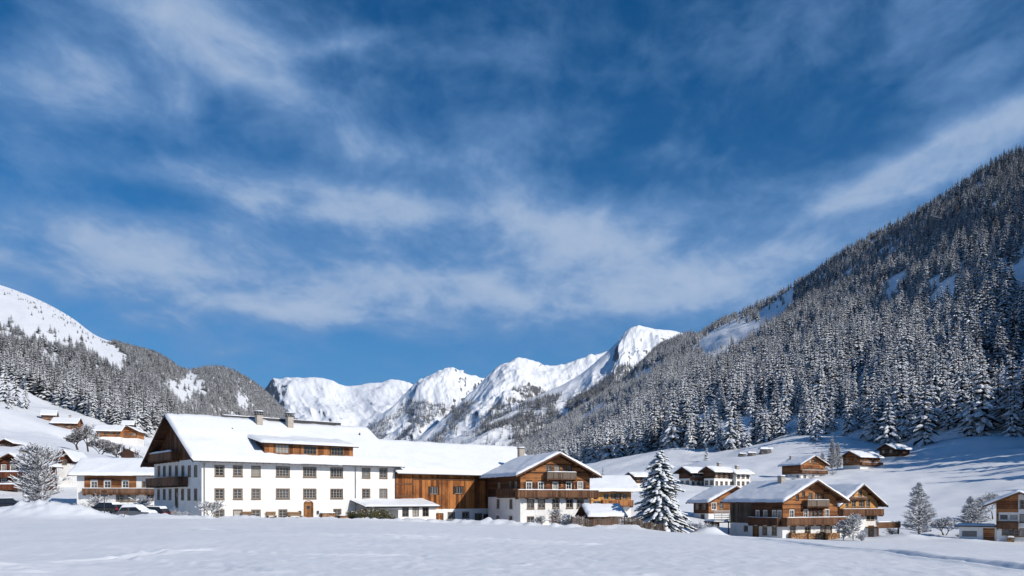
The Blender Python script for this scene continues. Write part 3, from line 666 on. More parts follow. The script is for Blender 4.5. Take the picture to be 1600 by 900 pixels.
class House:
    """footprint W x D, gable wall on local y=0 and y=D, ridge along local y"""
    def __init__(s, name, label, cat, near_px, Z, side, ang, px_front, px_side, he, slope, base=None, W=None, D=None, group=None):
        # side='L': near corner is the left end of the front gable; side='R': near corner is its right end, the long wall runs off to the right
        c = np.array([(near_px - 800) / F * Z, Z]); a = R(ang)
        u = np.array([math.cos(a), math.sin(a)]); v = np.array([-math.sin(a), math.cos(a)])
        def hit(d, px): k = (px - 800) / F; return (k * c[1] - c[0]) / (d[0] - k * d[1])
        if side == 'L':
            s.W = W or hit(u, px_front); s.D = D or hit(v, px_side); org = c; s.yaw = a
        else:
            s.D = D or hit(u, px_side); s.W = W or hit(v, px_front); org = c + v * s.W; s.yaw = a - math.pi / 2
        s.z = g1(*c) if base is None else base
        s.he = he; s.sl = math.tan(R(slope)); s.slope = R(slope)
        s.root = empty(name, (org[0], org[1], s.z), s.yaw); tag(s.root, label, cat, group)
        s.Mw = Matrix.Translation((org[0], org[1], s.z)) @ Matrix.Rotation(s.yaw, 4, 'Z'); s.ops = {k: [] for k in WALLS}
        s.wcache = {}
    def wall(s, w): return WALLS[w](s.W, s.D)
    def uv(s, w, px, py):
        """photograph position -> position on a wall"""
        O, U, L = s.wall(w); o = s.Mw @ O; d = s.Mw.to_3x3() @ U; k = (px - 800) / F
        u = (k * o.y - o.x) / (d.x - k * d.y); q = o + d * u
        return u, CZ - (py - HY) / F * q.y - s.z
    def top(s, w, u):
        O, U, L = s.wall(w)
        return s.he + (min(u, L - u) * s.sl if w in ('front', 'back') else 0)
    def frame(s, w, u, v, out=0.0):
        O, U, L = s.wall(w); Nn = U.cross(UP)
        o = O + U * u + UP * v + Nn * out
        M = Matrix.Identity(4); M.col[0][:3] = U; M.col[1][:3] = -Nn; M.col[2][:3] = UP; M.col[3][:3] = o
        return M
    # ---- openings
    def window(s, w, u, v, ww, hh, nx=2, ny=2, fm=None, sill=True, trim=0.11, name='window', shut=None):
        fm = fm or m_frame
        s.ops[w].append((u - ww / 2, u + ww / 2, v - hh / 2, v + hh / 2))
        M = s.frame(w, u - ww / 2, v - hh / 2)
        key = ('win', round(ww, 3), round(hh, 3), nx, ny, fm.name, trim)
        if key not in MCACHE:
            b = MB(); t = trim
            for x0, x1, z0, z1 in ((-t, ww + t, hh, hh + t), (-t, ww + t, -t, 0), (-t, 0, 0, hh), (ww, ww + t, 0, hh)): b.box(x0, x1, -0.045, 0.06, z0, z1, 0)
            e = 0.06
            for x0, x1, z0, z1 in ((0, ww, hh - e, hh), (0, ww, 0, e), (0, e, e, hh - e), (ww - e, ww, e, hh - e)): b.box(x0, x1, 0.05, 0.11, z0, z1, 1)
            for i in range(1, nx): b.box(ww * i / nx - .028, ww * i / nx + .028, 0.055, 0.105, e, hh - e, 1)
            for j in range(1, ny): b.box(e, ww - e, 0.06, 0.10, hh * j / ny - .02, hh * j / ny + .02, 1)
            g = MB(); g.add([(0, .1, 0), (ww, .1, 0), (ww, .1, hh), (0, .1, hh)], [(0, 1, 2, 3)])
            q = MB(); q.box(-t - .05, ww + t + .05, -0.14, 0.0, -t - .06, -t - .003)
            MCACHE[key] = (b.mesh('window', [fm, m_sash if fm is not m_framew else m_framew]), g.mesh('pane', [m_glass]), q.mesh('sill', [fm]))
        a, g, q = MCACHE[key]
        o = link(name, a, s.root, None, M); link('pane', g, o)
        if sill: link('sill', q, o)
        if shut:
            for sx in (-1, 1):
                b = MB(); x0 = -ww * .5 - trim - .02 if sx < 0 else ww + trim + .02
                b.box(x0, x0 + ww * .5, -.07, -.03, -.03, hh + .03); 
                for q_ in range(4): b.box(x0 + .04, x0 + ww * .5 - .04, -.085, -.07, hh * (q_ + .2) / 4, hh * (q_ + .8) / 4)
                b.build('shutter', shut, o)
        return o
    def winpx(s, w, lst, ww, hh, **k):
        for px, py in lst: u, v = s.uv(w, px, py); s.window(w, u, v, ww, hh, **k)
    def door(s, w, u, ww, hh, v0=0.0, m=None, arch=False, lights=True):
        m = m or m_door
        s.ops[w].append((u - ww / 2, u + ww / 2, v0 - .3, v0 + hh))
        M = s.frame(w, u - ww / 2, v0); b = MB()
        n = max(3, int(ww / .18))
        for i in range(n): b.box(ww * i / n + .006, ww * (i + 1) / n - .006, 0.07, 0.12, 0, hh - .02)
        b.box(.1, ww - .1, .04, .075, .25, .4); b.box(.1, ww - .1, .04, .075, hh - .55, hh - .4)
        o = b.build('door', m, s.root, M)
        f = MB(); t = .14
        if arch:
            pts = []; 
            for k in range(13):
                a = math.pi * k / 12; pts.append((ww / 2 - (ww / 2 + t) * math.cos(a), hh - .25 + (ww / 2 + t) * .62 * math.sin(a)))
            inn = [(ww / 2 - (ww / 2) * math.cos(math.pi * k / 12), hh - .25 + (ww / 2) * .62 * math.sin(math.pi * k / 12)) for k in range(13)]
            for k in range(12):
                f.prism([(pts[k][0], -.06, pts[k][1]), (pts[k + 1][0], -.06, pts[k + 1][1]), (inn[k + 1][0], -.06, inn[k + 1][1]), (inn[k][0], -.06, inn[k][1])], (0, .14, 0))
            f.box(-t, 0, -.06, .08, 0, hh - .25); f.box(ww, ww + t, -.06, .08, 0, hh - .25)
            f.box(0, ww, .06, .1, hh - .3, hh + .25)
        else:
            f.box(-t, 0, -.05, .08, 0, hh); f.box(ww, ww + t, -.05, .08, 0, hh); f.box(-t, ww + t, -.05, .08, hh, hh + t)
        f.build('door_frame', m_frame if not arch else m_door, o)
        h_ = MB(); h_.tube((ww - .16, .02, 1.0), (ww - .16, .07, 1.0), .03, .03, 6); h_.build('handle', m_dmetal, o)
        if lights:
            g = MB(); g.box(ww * .28, ww * .72, .05, .066, hh * .55, hh * .8); g.build('pane', m_glass, o)
        return o
    # ---- walls
    def build_walls(s, hw, wall_m=None, upper_m=None, clad=None, sides=('front', 'right', 'left', 'back'), low=1.0, course=0.24, split=None):
        """plaster to height hw, timber above; clad = {wall: (material, 'h'|'v')}"""
        wall_m = wall_m or m_plaster; upper_m = upper_m or m_dark; lo = MB(); up = MB()
        for w in sides:
            O, U, L = s.wall(w); Nn = U.cross(UP); gable = w in ('front', 'back')
            tv = s.he + (L / 2 * s.sl if gable else 0)
            for (mb, v0, v1) in ((lo, -low, min(hw, tv)), (up, hw, tv)):
                if v1 - v0 < 0.02: continue
                us = sorted({0.0, L, *( [L / 2] if gable else []), *[x for o in s.ops[w] for x in o[:2] if 0 < x < L]})
                vs = sorted({v0, v1, *[x for o in s.ops[w] for x in o[2:] if v0 < x < v1]})
                for i in range(len(us) - 1):
                    for j in range(len(vs) - 1):
                        cu = (us[i] + us[i + 1]) / 2; cv = (vs[j] + vs[j + 1]) / 2
                        if any(o[0] < cu < o[1] and o[2] < cv < o[3] for o in s.ops[w]): continue
                        pts = [(us[i], vs[j]), (us[i + 1], vs[j]), (us[i + 1], vs[j + 1]), (us[i], vs[j + 1])]
                        if gable: pts = clip(clip(pts, -s.sl, 1, s.he), s.sl, 1, s.he + L * s.sl)
                        if len(pts) >= 3: mb.poly([O + U * a + UP * b for a, b in pts])
                for o in s.ops[w]:
                    if o[3] <= v0 or o[2] >= v1: continue
                    q = [(o[0], o[2]), (o[1], o[2]), (o[1], o[3]), (o[0], o[3])]
                    for k in range(4):
                        a, b = q[k], q[(k + 1) % 4]
                        mb.poly([O + U * a[0] + UP * a[1], O + U * a[0] + UP * a[1] - Nn * .14, O + U * b[0] + UP * b[1] - Nn * .14, O + U * b[0] + UP * b[1]])
        if lo.f: lo.build('wall', wall_m, s.root)
        if up.f: up.build('timber_wall', upper_m, s.root)
        for w, (cm, orient) in (clad or {}).items(): s.cladding(w, hw, cm, orient, course)
    def cladding(s, w, v0, cm, orient, course=0.24, u_rng=None, v1=None, single=False):
        O, U, L = s.wall(w); rd = random.Random(int(L * 100) + len(w)); gable = w in ('front', 'back')
        M = s.frame(w, 0, 0); mb = MB(); ua, ub = u_rng or (0, L); tv = v1 or (s.he + (L / 2 * s.sl if gable else 0))
        if orient == 'h':
            v = v0
            while v < tv - .05:
                vt = min(v + course, tv); vm = vt - .02
                e = max(0, (vm - s.he) / s.sl) if gable else 0
                segs = [(max(ua, e), min(ub, L - e))]
                for o in s.ops[w]:
                    if o[3] + .1 > v and o[2] - .1 < vt:
                        ns = []
                        for a, b in segs:
                            if o[0] - .1 > a: ns.append((a, min(b, o[0] - .1)))
                            if o[1] + .1 < b: ns.append((max(a, o[1] + .1), b))
                            if o[0] - .1 <= a and o[1] + .1 >= b: pass
                        segs = [(a, b) for a, b in ns if b - a > .03]
                for a, b in segs:
                    if b - a < .05: continue
                    x = a
                    while x < b - .05:
                        nx_ = min(b, x + rd.uniform(3.0, 5.5));
                        if b - nx_ < .6: nx_ = b
                        d = .05 + rd.uniform(0, .022); mb.box(x + .004, nx_ - .004, -d, -.005, v + .008, vt - .008); x = nx_
                v += course
        else:
            n = max(1, int((ub - ua) / course))
            for i in range(n):
                a = ua + (ub - ua) * i / n; b = ua + (ub - ua) * (i + 1) / n; um = (a + b) / 2
                te = min(tv, s.he + (min(a, L - b) * s.sl if gable else 0)) - .03
                segs = [(v0, te)]
                for o in s.ops[w]:
                    if o[1] + .1 > a and o[0] - .1 < b:
                        ns = []
                        for c, d in segs:
                            if o[2] - .1 > c: ns.append((c, min(d, o[2] - .1)))
                            if o[3] + .1 < d: ns.append((max(c, o[3] + .1), d))
                        segs = ns
                for c, d in segs:
                    if d - c < .05: continue
                    th = .05 + rd.uniform(0, .03); g = rd.uniform(.008, .02)
                    if single:
                        q = MB(); q.box(a + g, b - g, -th, -.004, c, d + rd.uniform(-.03, 0)); q.build('board', cm, s.root, M)
                    else: mb.box(a + g, b - g, -th, -.004, c, d)
        if mb.f: tag(mb.build('cladding', cm, s.root, M), kind='stuff')
    # ---- roof
    def build_roof(s, over=1.2, rake=(1.2, 0.8), snow=0.4, deck_m=None, holes=None, step=None, purlins=True, gutter=None, seed=1.0):
        deck_m = deck_m or m_beam; W, D = s.W, s.D; y0, y1 = -rake[0], D + rake[1]; cx = W / 2; zr = s.he + cx * s.sl; hw_ = cx + over; th = .16
        zt = lambda x: zr + .05 - abs(x - cx) * s.sl
        b = MB()
        for sg in (-1, 1):
            xe = cx + sg * hw_
            b.prism([(cx, y0, zt(cx)), (cx, y1, zt(cx)), (xe, y1, zt(xe)), (xe, y0, zt(xe))], (0, 0, -th) if sg < 0 else (0, 0, -th - .003))
        roof = b.build('roof', deck_m, s.root)
        for sg in (-1, 1):
            xe = cx + sg * hw_
            for yy in (y0 - .05, y1 + .002): bb = MB(); bb.prism([(cx, yy, zt(cx) + .02), (xe, yy, zt(xe) + .02), (xe, yy, zt(xe) - .26), (cx, yy, zt(cx) - .26)], (0, .048, 0)); bb.build('bargeboard', deck_m, roof)
        if purlins:
            pm = MB(); ln = min(D * .3, 2.0); pm.box(-.11, .11, 0, rake[0] + ln - .15, -.24, 0)
            me = pm.mesh('purlin', [m_beam])
            for fx in (-1, -.5, 0, .5, 1):
                x = cx + fx * (cx - .12); link('purlin', me, s.root, None, Matrix.Translation((x, y0 + .12, zt(x) - th - .015 - abs(fx > -2 and fx != 0) * .05)))
        rm = MB(); n = max(4, int((y1 - y0) / 0.9))
        for sg in (-1, 1):
            for i in range(n + 1):
                y = y0 + .12 + (y1 - y0 - .24) * i / n; xa = cx + sg * (cx - .3); xe = cx + sg * (hw_ - .06)
                rm.prism([(xa, y - .05, zt(xa) - th - .008), (xe, y - .05, zt(xe) - th - .008), (xe, y - .05, zt(xe) - th - .10), (xa, y - .05, zt(xa) - th - .15)], (0, .1, 0))
        rm.build('rafter_ends', m_beam, roof)
        if gutter:
            gm = MB()
            for sg in gutter:
                xe = cx + sg * (hw_ + .075); gm.tube((xe, y0, zt(xe) + .0), (xe, y1, zt(xe) + .0), .07, .07, 7, cap=True)
            gm.build('gutter', m_metal, roof)
        # snow blanket over both slopes
        nx, ny = 44, max(12, int((y1 - y0) / .45)); e = .06
        cs = np.sign(np.linspace(-1, 1, nx)) * np.abs(np.linspace(-1, 1, nx)) ** .9
        ys = np.linspace(0, 1, ny); ys = .5 - .5 * np.cos(np.pi * (ys * .9 + .05)); ys = (ys - ys[0]) / (ys[-1] - ys[0])
        X, Y = np.meshgrid(cx + cs * (hw_ + e), y0 - e + ys * (y1 - y0 + 2 * e), indexing='ij')
        ed = np.minimum((hw_ + e) - np.abs(X - cx), .45) / .45; er = np.minimum(np.minimum(Y - (y0 - e), (y1 + e) - Y), .4) / .4
        prof = np.sqrt(np.clip(1 - (1 - ed) ** 2, 0, 1)) * np.sqrt(np.clip(1 - (1 - er) ** 2, 0, 1))
        X = X + np.sign(X - cx) * (1 - ed) * .10 * fbm(Y * .8 + seed * 3, X * 0 + seed, 3)
        T = snow * (1 + .22 * fbm(X * .45 + seed * 7, Y * .45, 3)) + .05 * fbm(X * 1.6 + seed, Y * 1.6, 3)
        # the blanket creeps towards the eaves
        T = T * (0.86 + 0.24 * np.abs(X - cx) / hw_)
        if step is not None: T = T + step(X, Y)
        deck = zr + .055 - np.sqrt((X - cx) ** 2 + .05) * s.sl
        Zt = deck + np.maximum(T * prof, 0.0) - .004 * (prof < .01) - .03 * (1 - er) * fbm(X * 3 + seed, Y * 3, 2)
        bot = zr + .02 - np.abs(X - cx) * s.sl - .02
        me = grid_mesh('snow_blanket', np.stack([X, Y, Zt], -1), m_snow)
        if me.polygons[len(me.polygons) // 3].normal.z < 0: me.flip_normals()
        link('snow_blanket', me, roof)
        s.roof = roof; s.zt = zt; s.cx = cx; return roof
    def slope_pt(s, px, py, side=1):
        """photograph position -> local point on a roof slope (deck top)"""
        o = Vector((0, 0, CZ)); d = Vector(((px - 800) / F, 1, (HY - py) / F)); Mi = s.Mw.inverted(); o = Mi @ o; d = Mi.to_3x3() @ d
        zr = s.he + s.W / 2 * s.sl + .05
        # z = zr - side*(x-cx)*sl
        t = (zr + side * s.W / 2 * s.sl - o.z - side * s.sl * o.x) / (d.z + side * s.sl * d.x); return o + d * t
    def chimney(s, p, w=.75, d=.75, h=1.5, m=None, cap=True):
        b = MB(); b.box(-w / 2, w / 2, -d / 2, d / 2, -1.2, h); 
        o = b.build('chimney', m or m_stone, s.root, Matrix.Translation(p))
        c = MB(); c.box(-w / 2 - .1, w / 2 + .1, -d / 2 - .1, d / 2 + .1, h + .003, h + .1)
        if cap:
            for sx in (-1, 1):
                for sy in (-1, 1): c.box(sx * (w / 2 - .06) - .05, sx * (w / 2 - .06) + .05, sy * (d / 2 - .06) - .05, sy * (d / 2 - .06) + .05, h + .1, h + .42)
            c.box(-w / 2 - .16, w / 2 + .16, -d / 2 - .16, d / 2 + .16, h + .42, h + .5)
        c.build('chimney_cap', m_dmetal, o)
        hh = h + (.5 if cap else .1); g = snow_cap(-w / 2 - .12, w / 2 + .12, -d / 2 - .12, d / 2 + .12, hh, .24)
        link('snow_cap', g, o)
        return o
    def balcony(s, w, u0, u1, v, depth=1.2, rail=1.0, m=None, snow=.14, posts=True, board=.16, gap=.02):
        m = m or m_rail; M = s.frame(w, u0, v); L = u1 - u0; b = MB()
        b.box(0, L, -depth, -.01, -.16, -.02)
        for i in range(int(L / 1.6) + 1):
            x = .15 + (L - .3) * i / max(1, int(L / 1.6)); b.box(x - .07, x + .07, -depth + .05, -.02, -.34, -.163)
        o = b.build('balcony', m_beam, s.root, M)
        r = MB(); r.box(-.02, L + .02, -depth - .06, -depth + .05, rail - .08, rail); r.box(0, L, -depth - .02, -depth + .03, .08, .17)
        n = int(L / (board + gap))
        for i in range(n):
            x = L * i / n; r.box(x + gap / 2, x + L / n - gap / 2, -depth - .05, -depth - .022, .0, rail - .083)
        for xs in (0.0, L - .05):
            nn = int(depth / (board + gap)); r.box(xs, xs + .05, -depth + .05, -.02, rail - .08, rail - .003)
            for i in range(nn): y = -depth + .06 + (depth - .08) * i / nn; r.box(xs + .01, xs + .04, y, y + (depth - .08) / nn - gap, 0, rail - .083)
        if posts:
            for i in range(int(L / 2.2) + 1):
                x = .05 + (L - .1) * i / max(1, int(L / 2.2)); r.box(x - .05, x + .05, -depth - .018, -depth + .08, -.1, rail + .02)
        tag(r.build('railing', m, o), kind='stuff')
        if snow: link('snow_cap', snow_cap(-.05, L + .05, -depth - .12, -depth + .10, rail + .021, snow), o)
        return o
    def pipe(s, w, u, v0, v1, out=.12):
        M = s.frame(w, u, 0); b = MB(); b.tube((0, -out, v0), (0, -out, v1 - .5), .06, .06, 7); b.tube((0, -out, v1 - .5), (0, -1.0, v1), .06, .06, 7)
        return b.build('downpipe', m_metal, s.root, M)
MCACHE = {}
def clip(pts, a, b, c):
    out = []
    for k in range(len(pts)):
        p, q = pts[k], pts[(k + 1) % len(pts)]; fp = a * p[0] + b * p[1] - c; fq = a * q[0] + b * q[1] - c
        if fp <= 1e-9: out.append(p)
        if (fp < -1e-9 and fq > 1e-9) or (fp > 1e-9 and fq < -1e-9):
            t = fp / (fp - fq); out.append((p[0] + t * (q[0] - p[0]), p[1] + t * (q[1] - p[1])))
    return out
def snow_cap(x0, x1, y0, y1, z, t, amp=.25):
    nx = int(min(40, max(7, (x1 - x0) / .25))); ny = int(min(40, max(7, (y1 - y0) / .25)))
    a = np.linspace(0, 1, nx); b = np.linspace(0, 1, ny); X, Y = np.meshgrid(x0 + a * (x1 - x0), y0 + b * (y1 - y0), indexing='ij')
    w = min(.35, (x1 - x0) * .4, (y1 - y0) * .45); e = np.minimum(np.minimum(X - x0, x1 - X), np.minimum(Y - y0, y1 - Y)); e = np.clip(e / w, 0, 1)
    Zc = z + t * np.sqrt(np.clip(1 - (1 - e) ** 2, 0, 1)) * (1 + amp * fbm(X * 1.3 + x1, Y * 1.3 + z, 3))
    me = grid_mesh('snow_cap', np.stack([X, Y, Zc], -1), m_snow)
    if me.polygons[len(me.polygons) // 2].normal.z < 0: me.flip_normals()
    return me

# ================================================================== the inn
TH = 40.0
inn = House('farmhouse_inn', 'large white three storey inn with broad snow roof and long wooden dormer', 'house', 315, 100.0, 'R', TH, 241, 617, 8.1, 30, base=-0.1)
for px in (343, 371.5, 400): inn.winpx('right', [(px, 735.6 + (px - 343) * .016), (px, 771.7), (px, 804.5)], 1.05, 1.2, nx=2, ny=3)
for px in (442, 484, 526): inn.winpx('right', [(px, 737.2 + (px - 442) * .016), (px, 771.4)], 1.75, 1.2, nx=4, ny=3)
inn.winpx('right', [(442, 803.6), (527, 802.5)], 1.05, 1.15, nx=2, ny=3)
inn.winpx('right', [(572, 739.2), (572, 771.3), (599, 739.6), (599, 771.2)], 1.15, 1.25, nx=2, ny=3)
inn.winpx('front', [(px, 736) for px in (248.5, 257, 266, 276, 286, 296, 306)], .85, 1.25, nx=2, ny=2)
inn.winpx('front', [(px, 772.5) for px in (248, 257, 266, 285.5, 295.5, 306)], .85, 1.25, nx=2, ny=2)
u, v = inn.uv('right', 482, 808); inn.door('right', u, 1.15, 2.15, v0=.1, arch=True)
for px in (468, 496):
    u, v = inn.uv('right', px, 801); b = MB(); b.box(-.09, .09, -.32, -.12, -.2, .2); b.box(-.03, .03, -.13, -.01, .1, .16); b.box(-.13, .13, -.36, -.08, .203, .26)
    b.build('wall_lantern', m_dmetal, inn.root, inn.frame('right', u, v))
u, v = inn.uv('front', 276, 775); inn.door('front', u, 1.0, 2.2, v0=v - 1.3, m=m_green)
inn.build_walls(7.75, upper_m=m_dark, clad={'front': (m_gable, 'v')}, course=.34)
def inn_step(X, Y):
    c = inn.W / 2; x = (X - c)
    up = .18 * sstep(5.1, 4.9, x) * (x > 0) * sstep(13.0, 12.0, Y)       # slab of thicker snow that has not slid yet
    ridge_bare = -.9 * np.exp(-((x + .15) / .28) ** 2) * sstep(5.0, 6.2, Y) * sstep(27, 25, Y)
    return up + ridge_bare
inn.build_roof(1.25, (1.5, .9), .36, step=inn_step, gutter=(1,), deck_m=m_dark, seed=2.0)
for px in (319, 555): u, v = inn.uv('right', px, 760); inn.pipe('right', u, -.3, 7.5)
b = MB(); b.box(-.2, .2, 6.2, 24.5, .0, .50); rc_ = b.build('ridge_cap', m_dmetal, inn.roof, Matrix.Translation((inn.cx, 0, inn.zt(inn.cx) - .02))); link('snow_cap', snow_cap(-.28, .28, 6.1, 24.6, .503, .12), rc_, None)
for px, py in ((404.5, 668), (452.5, 670)):
    p = inn.slope_pt(px, py); inn.chimney((p.x, p.y, p.z), .85, .85, 1.75)
p = inn.slope_pt(363, 676); b = MB(); b.tube((0, 0, 0), (0, 0, .65), .1, .1, 7, cap=True); b.build('vent_pipe', m_dmetal, inn.root, Matrix.Translation(p))
p = inn.slope_pt(562, 683); b = MB(); b.tube((0, 0, 0), (0, 0, .65), .1, .1, 7, cap=True); b.build('vent_pipe', m_dmetal, inn.root, Matrix.Translation(p))
# shed dormer on the sunny slope
pa = inn.slope_pt(413, 712.5); pb = inn.slope_pt(547, 712.5); xd = pa.x; ya, yb = pa.y, pb.y; zd = pa.z; hd = 1.75
dm = MB(); xt = xd - 3.9
zs = lambda x: inn.zt(x)
dm.poly([(xd, ya, zd - .3), (xd, yb, zd - .3), (xd, yb, zd + hd), (xd, ya, zd + hd)])
ztop = zd + hd + 3.9 * .20
for yy in (ya, yb): dm.poly([(xd, yy, zd - .3), (xd, yy, zd + hd), (xt, yy, ztop), (xt, yy, zs(xt) - .1)])
dorm = dm.build('dormer', m_dark, inn.root)
cb = MB(); n = int((yb - ya) / .3); wins = []
for px in (440.5, 484, 526.5):
    a = inn.Mw.inverted() @ Vector((0, 0, CZ)); d = inn.Mw.inverted().to_3x3() @ Vector(((px - 800) / F, 1, 0)); t_ = (xd - a.x) / d.x; wins.append(a.y + d.y * t_)
for i in range(n):
    y0_ = ya + (yb - ya) * i / n; y1_ = ya + (yb - ya) * (i + 1) / n
    hit_ = any(abs((y0_ + y1_) / 2 - w_) < .95 for w_ in wins)
    for z0_, z1_ in (((zd + .02, zd + .5), (zd + 1.55, zd + hd)) if hit_ else ((zd + .02, zd + hd),)): cb.box(xd + .002, xd + .05, y0_ + .01, y1_ - .01, z0_, z1_)
tag(cb.build('cladding', m_brown, dorm), kind='stuff')
for w_ in wins:
    M = Matrix(((0, -1, 0, xd + .04), (1, 0, 0, w_ - .88), (0, 0, 1, zd + .52), (0, 0, 0, 1)))
    b = MB(); ww, hh = 1.76, 1.0
    for x0, x1, z0, z1 in ((-.1, ww + .1, hh, hh + .08), (-.1, ww + .1, -.1, 0), (-.1, 0, 0, hh), (ww, ww + .1, 0, hh)): b.box(x0, x1, -.06, .03, z0, z1, 0)
    for i in range(1, 4): b.box(ww * i / 4 - .035, ww * i / 4 + .035, -.02, .02, 0, hh, 0)
    b.box(0, ww, -.015, .015, hh / 2 - .02, hh / 2 + .02, 0); b.add([(0, .02, 0), (ww, .02, 0), (ww, .02, hh), (0, .02, hh)], [(0, 1, 2, 3)], 1)
    b.build('window', [m_frame, m_glass], dorm, M)
rf = MB(); xo = xd + .75; zo = zd + hd - .75 * .2
rf.prism([(xo, ya - .7, zo), (xo, yb + .5, zo), (xt - .3, yb + .5, ztop + .06), (xt - .3, ya - .7, ztop + .06)], (0, 0, .14)); rf.build('dormer_roof', m_dark, dorm)
gx, gy = np.meshgrid(np.linspace(0, 1, 16), np.linspace(0, 1, 50), indexing='ij')
X = xo + .06 - gx * (xo - xt + 1.6); Y = ya - .76 + gy * (yb - ya + 1.32); ed = np.clip(gx * 16 / 2.5, 0, 1); er = np.clip(np.minimum(gy, 1 - gy) * 50 / 2.0, 0, 1)
Zs = zo + .142 + (xo - X) * .2 + .34 * np.sqrt(np.clip(1 - (1 - ed) ** 2, 0, 1)) * np.sqrt(np.clip(1 - (1 - er) ** 2, 0, 1)) * (1 + .2 * fbm(X * .6, Y * .6, 3))
me = grid_mesh('snow_cap', np.stack([X, Y, Zs], -1), m_snow); me.flip_normals() if me.polygons[300].normal.z < 0 else None; link('snow_cap', me, dorm)
# balconies on the shaded gable
ua, v_ = inn.uv('front', 244, 724); ub, _ = inn.uv('front', 281, 724); inn.balcony('front', ua, ub, v_ + .2, 1.1, 1.0, m_rail, .22)
ua, v_ = inn.uv('front', 241.5, 760); ub, _ = inn.uv('front', 294, 760); inn.balcony('front', ua, ub, v_ + .1, 1.2, 1.0, m_rail, 0)

# ================================================================== barn
cB = inn.Mw @ Vector((inn.W, inn.D, 0)); uB = np.array([math.cos(R(TH)), math.sin(R(TH))])
c0 = np.array([cB.x, cB.y]) + uB * .03
barn = House('barn', 'long timber barn of orange boards above a white plinth, joined to the inn', 'barn', 800 + F * c0[0] / c0[1], c0[1], 'R', TH, None, None, 8.2, 29, base=-1.3, W=18.0, D=30.0)
hp = barn.uv('right', 700, 795)[1]
barn.winpx('right', [(678, 766.5), (716.5, 766)], 1.5, 1.1, nx=3, ny=1, fm=m_dark, sill=False)
barn.winpx('right', [(705, 804.8), (727.5, 804.2)], 1.15, .75, nx=2, ny=1)
u, v = barn.uv('right', 685, 812); barn.door('right', u, 1.6, 2.0, v0=v - 1.1, m=m_brown, lights=False)
u, v = barn.uv('right', 747.5, 812); barn.door('right', u, 1.15, 2.2, v0=v - 1.3, m=m_green, lights=False)
u, v = barn.uv('right', 763.5, 812); barn.door('right', u, 1.9, 2.1, v0=v - 1.3, m=m_dark, lights=False)  # open bay, not a door: dark boards stand in for the shade inside
barn.build_walls(hp, upper_m=m_dark)
barn.cladding('right', hp + .02, m_barnwood, 'v', .52, single=True)
b = MB()
for px in (617.8, 644, 690, 726, 760):
    u, v = barn.uv('right', px, 780); b.box(u - .1, u + .1, -.14, -.083, hp, 8.0)
for (p0, p1, py) in ((617.5, 645, 756), (617.5, 645, 775), (645, 768, 748)):
    u0, v = barn.uv('right', p0, py); u1, _ = barn.uv('right', p1, py); b.box(u0, u1, -.165, -.142, v - .12, v + .12)
b.build('timber_frame', m_beam, barn.root, barn.frame('right', 0, 0))
barn.build_roof(1.1, (.2, 1.0), .36, gutter=(1,), deck_m=m_dark, seed=4.0, purlins=False)

# ================================================================== annex of the inn
pw = inn.uv('right', 553, 790)[0]; q = inn.Mw @ Vector((inn.W + 4.0, pw, 0)); zb = -0.95
ax = empty('porch_annex', (q.x, q.y, zb), R(TH)); tag(ax, 'low white annex with lean to snow roof and open porch before the inn', 'annex')
AL, A1, AD, AH, AB = 11.4, 4.9, 3.97, 2.35, 3.2     # length, open part, depth, eave height, height at the back
def a_u(px):
    k = (px - 800) / F; d = (math.cos(R(TH)), math.sin(R(TH))); return (k * q.y - q.x) / (d[0] - k * d[1])
b = MB(); ww, hh = .95, 1.15; us = sorted([A1] + [a_u(x) + s_ * ww / 2 for x in (633.5, 649.5, 665) for s_ in (-1, 1)] + [AL]); zc = 1.0
for i in range(len(us) - 1):
    seg = [(-.8, zc), (zc, zc + hh), (zc + hh, AH)] if i % 2 == 0 else [(-.8, zc), (zc + hh, AH)]
    for z0_, z1_ in seg: b.box(us[i], us[i + 1], 0, .2, z0_, z1_)
b.prism([(AL - .2, .2, -.8), (AL - .2, AD, -.8), (AL - .2, AD, AB - .1), (AL - .2, .2, AH)], (.2, 0, 0))
b.prism([(A1, .2, -.8), (A1, AD, -.8), (A1, AD, AB - .1), (A1, .2, AH)], (.2, 0, 0))
b.box(0, .35, 0, .35, -.8, AH); b.box(0, A1, 0, .3, AH - .35, AH + .001)
b.build('wall', m_plaster, ax)
for i, x in enumerate((633.5, 649.5, 665)):
    M = Matrix.Translation((a_u(x) - ww / 2, 0.03, zc)); b = MB()
    for x0, x1, z0, z1 in ((-.08, ww + .08, hh, hh + .08), (-.08, ww + .08, -.08, 0), (-.08, 0, 0, hh), (ww, ww + .08, 0, hh)): b.box(x0, x1, -.06, .03, z0, z1)
    b.box(ww / 2 - .03, ww / 2 + .03, .03, .08, 0, hh); b.box(0, ww, .04, .07, hh * .5 - .02, hh * .5 + .02)
    o = b.build('window', m_frame, ax, M); g = MB(); g.add([(0, .08, 0), (ww, .08, 0), (ww, .08, hh), (0, .08, hh)], [(0, 1, 2, 3)]); g.build('pane', m_glass, o)
b = MB(); sl_ = (AB - AH) / AD
b.prism([(-.6, -.6, AH - .6 * sl_ + .02), (AL + .5, -.6, AH - .6 * sl_ + .02), (AL + .5, AD - .02, AB + .02), (-.6, AD - .02, AB + .02)], (0, 0, .14)); rf = b.build('roof', m_dark, ax)
gx, gy = np.meshgrid(np.linspace(0, 1, 14), np.linspace(0, 1, 46), indexing='ij'); Y = -.66 + gx * (AD + .58); X = -.66 + gy * (AL + 1.22)
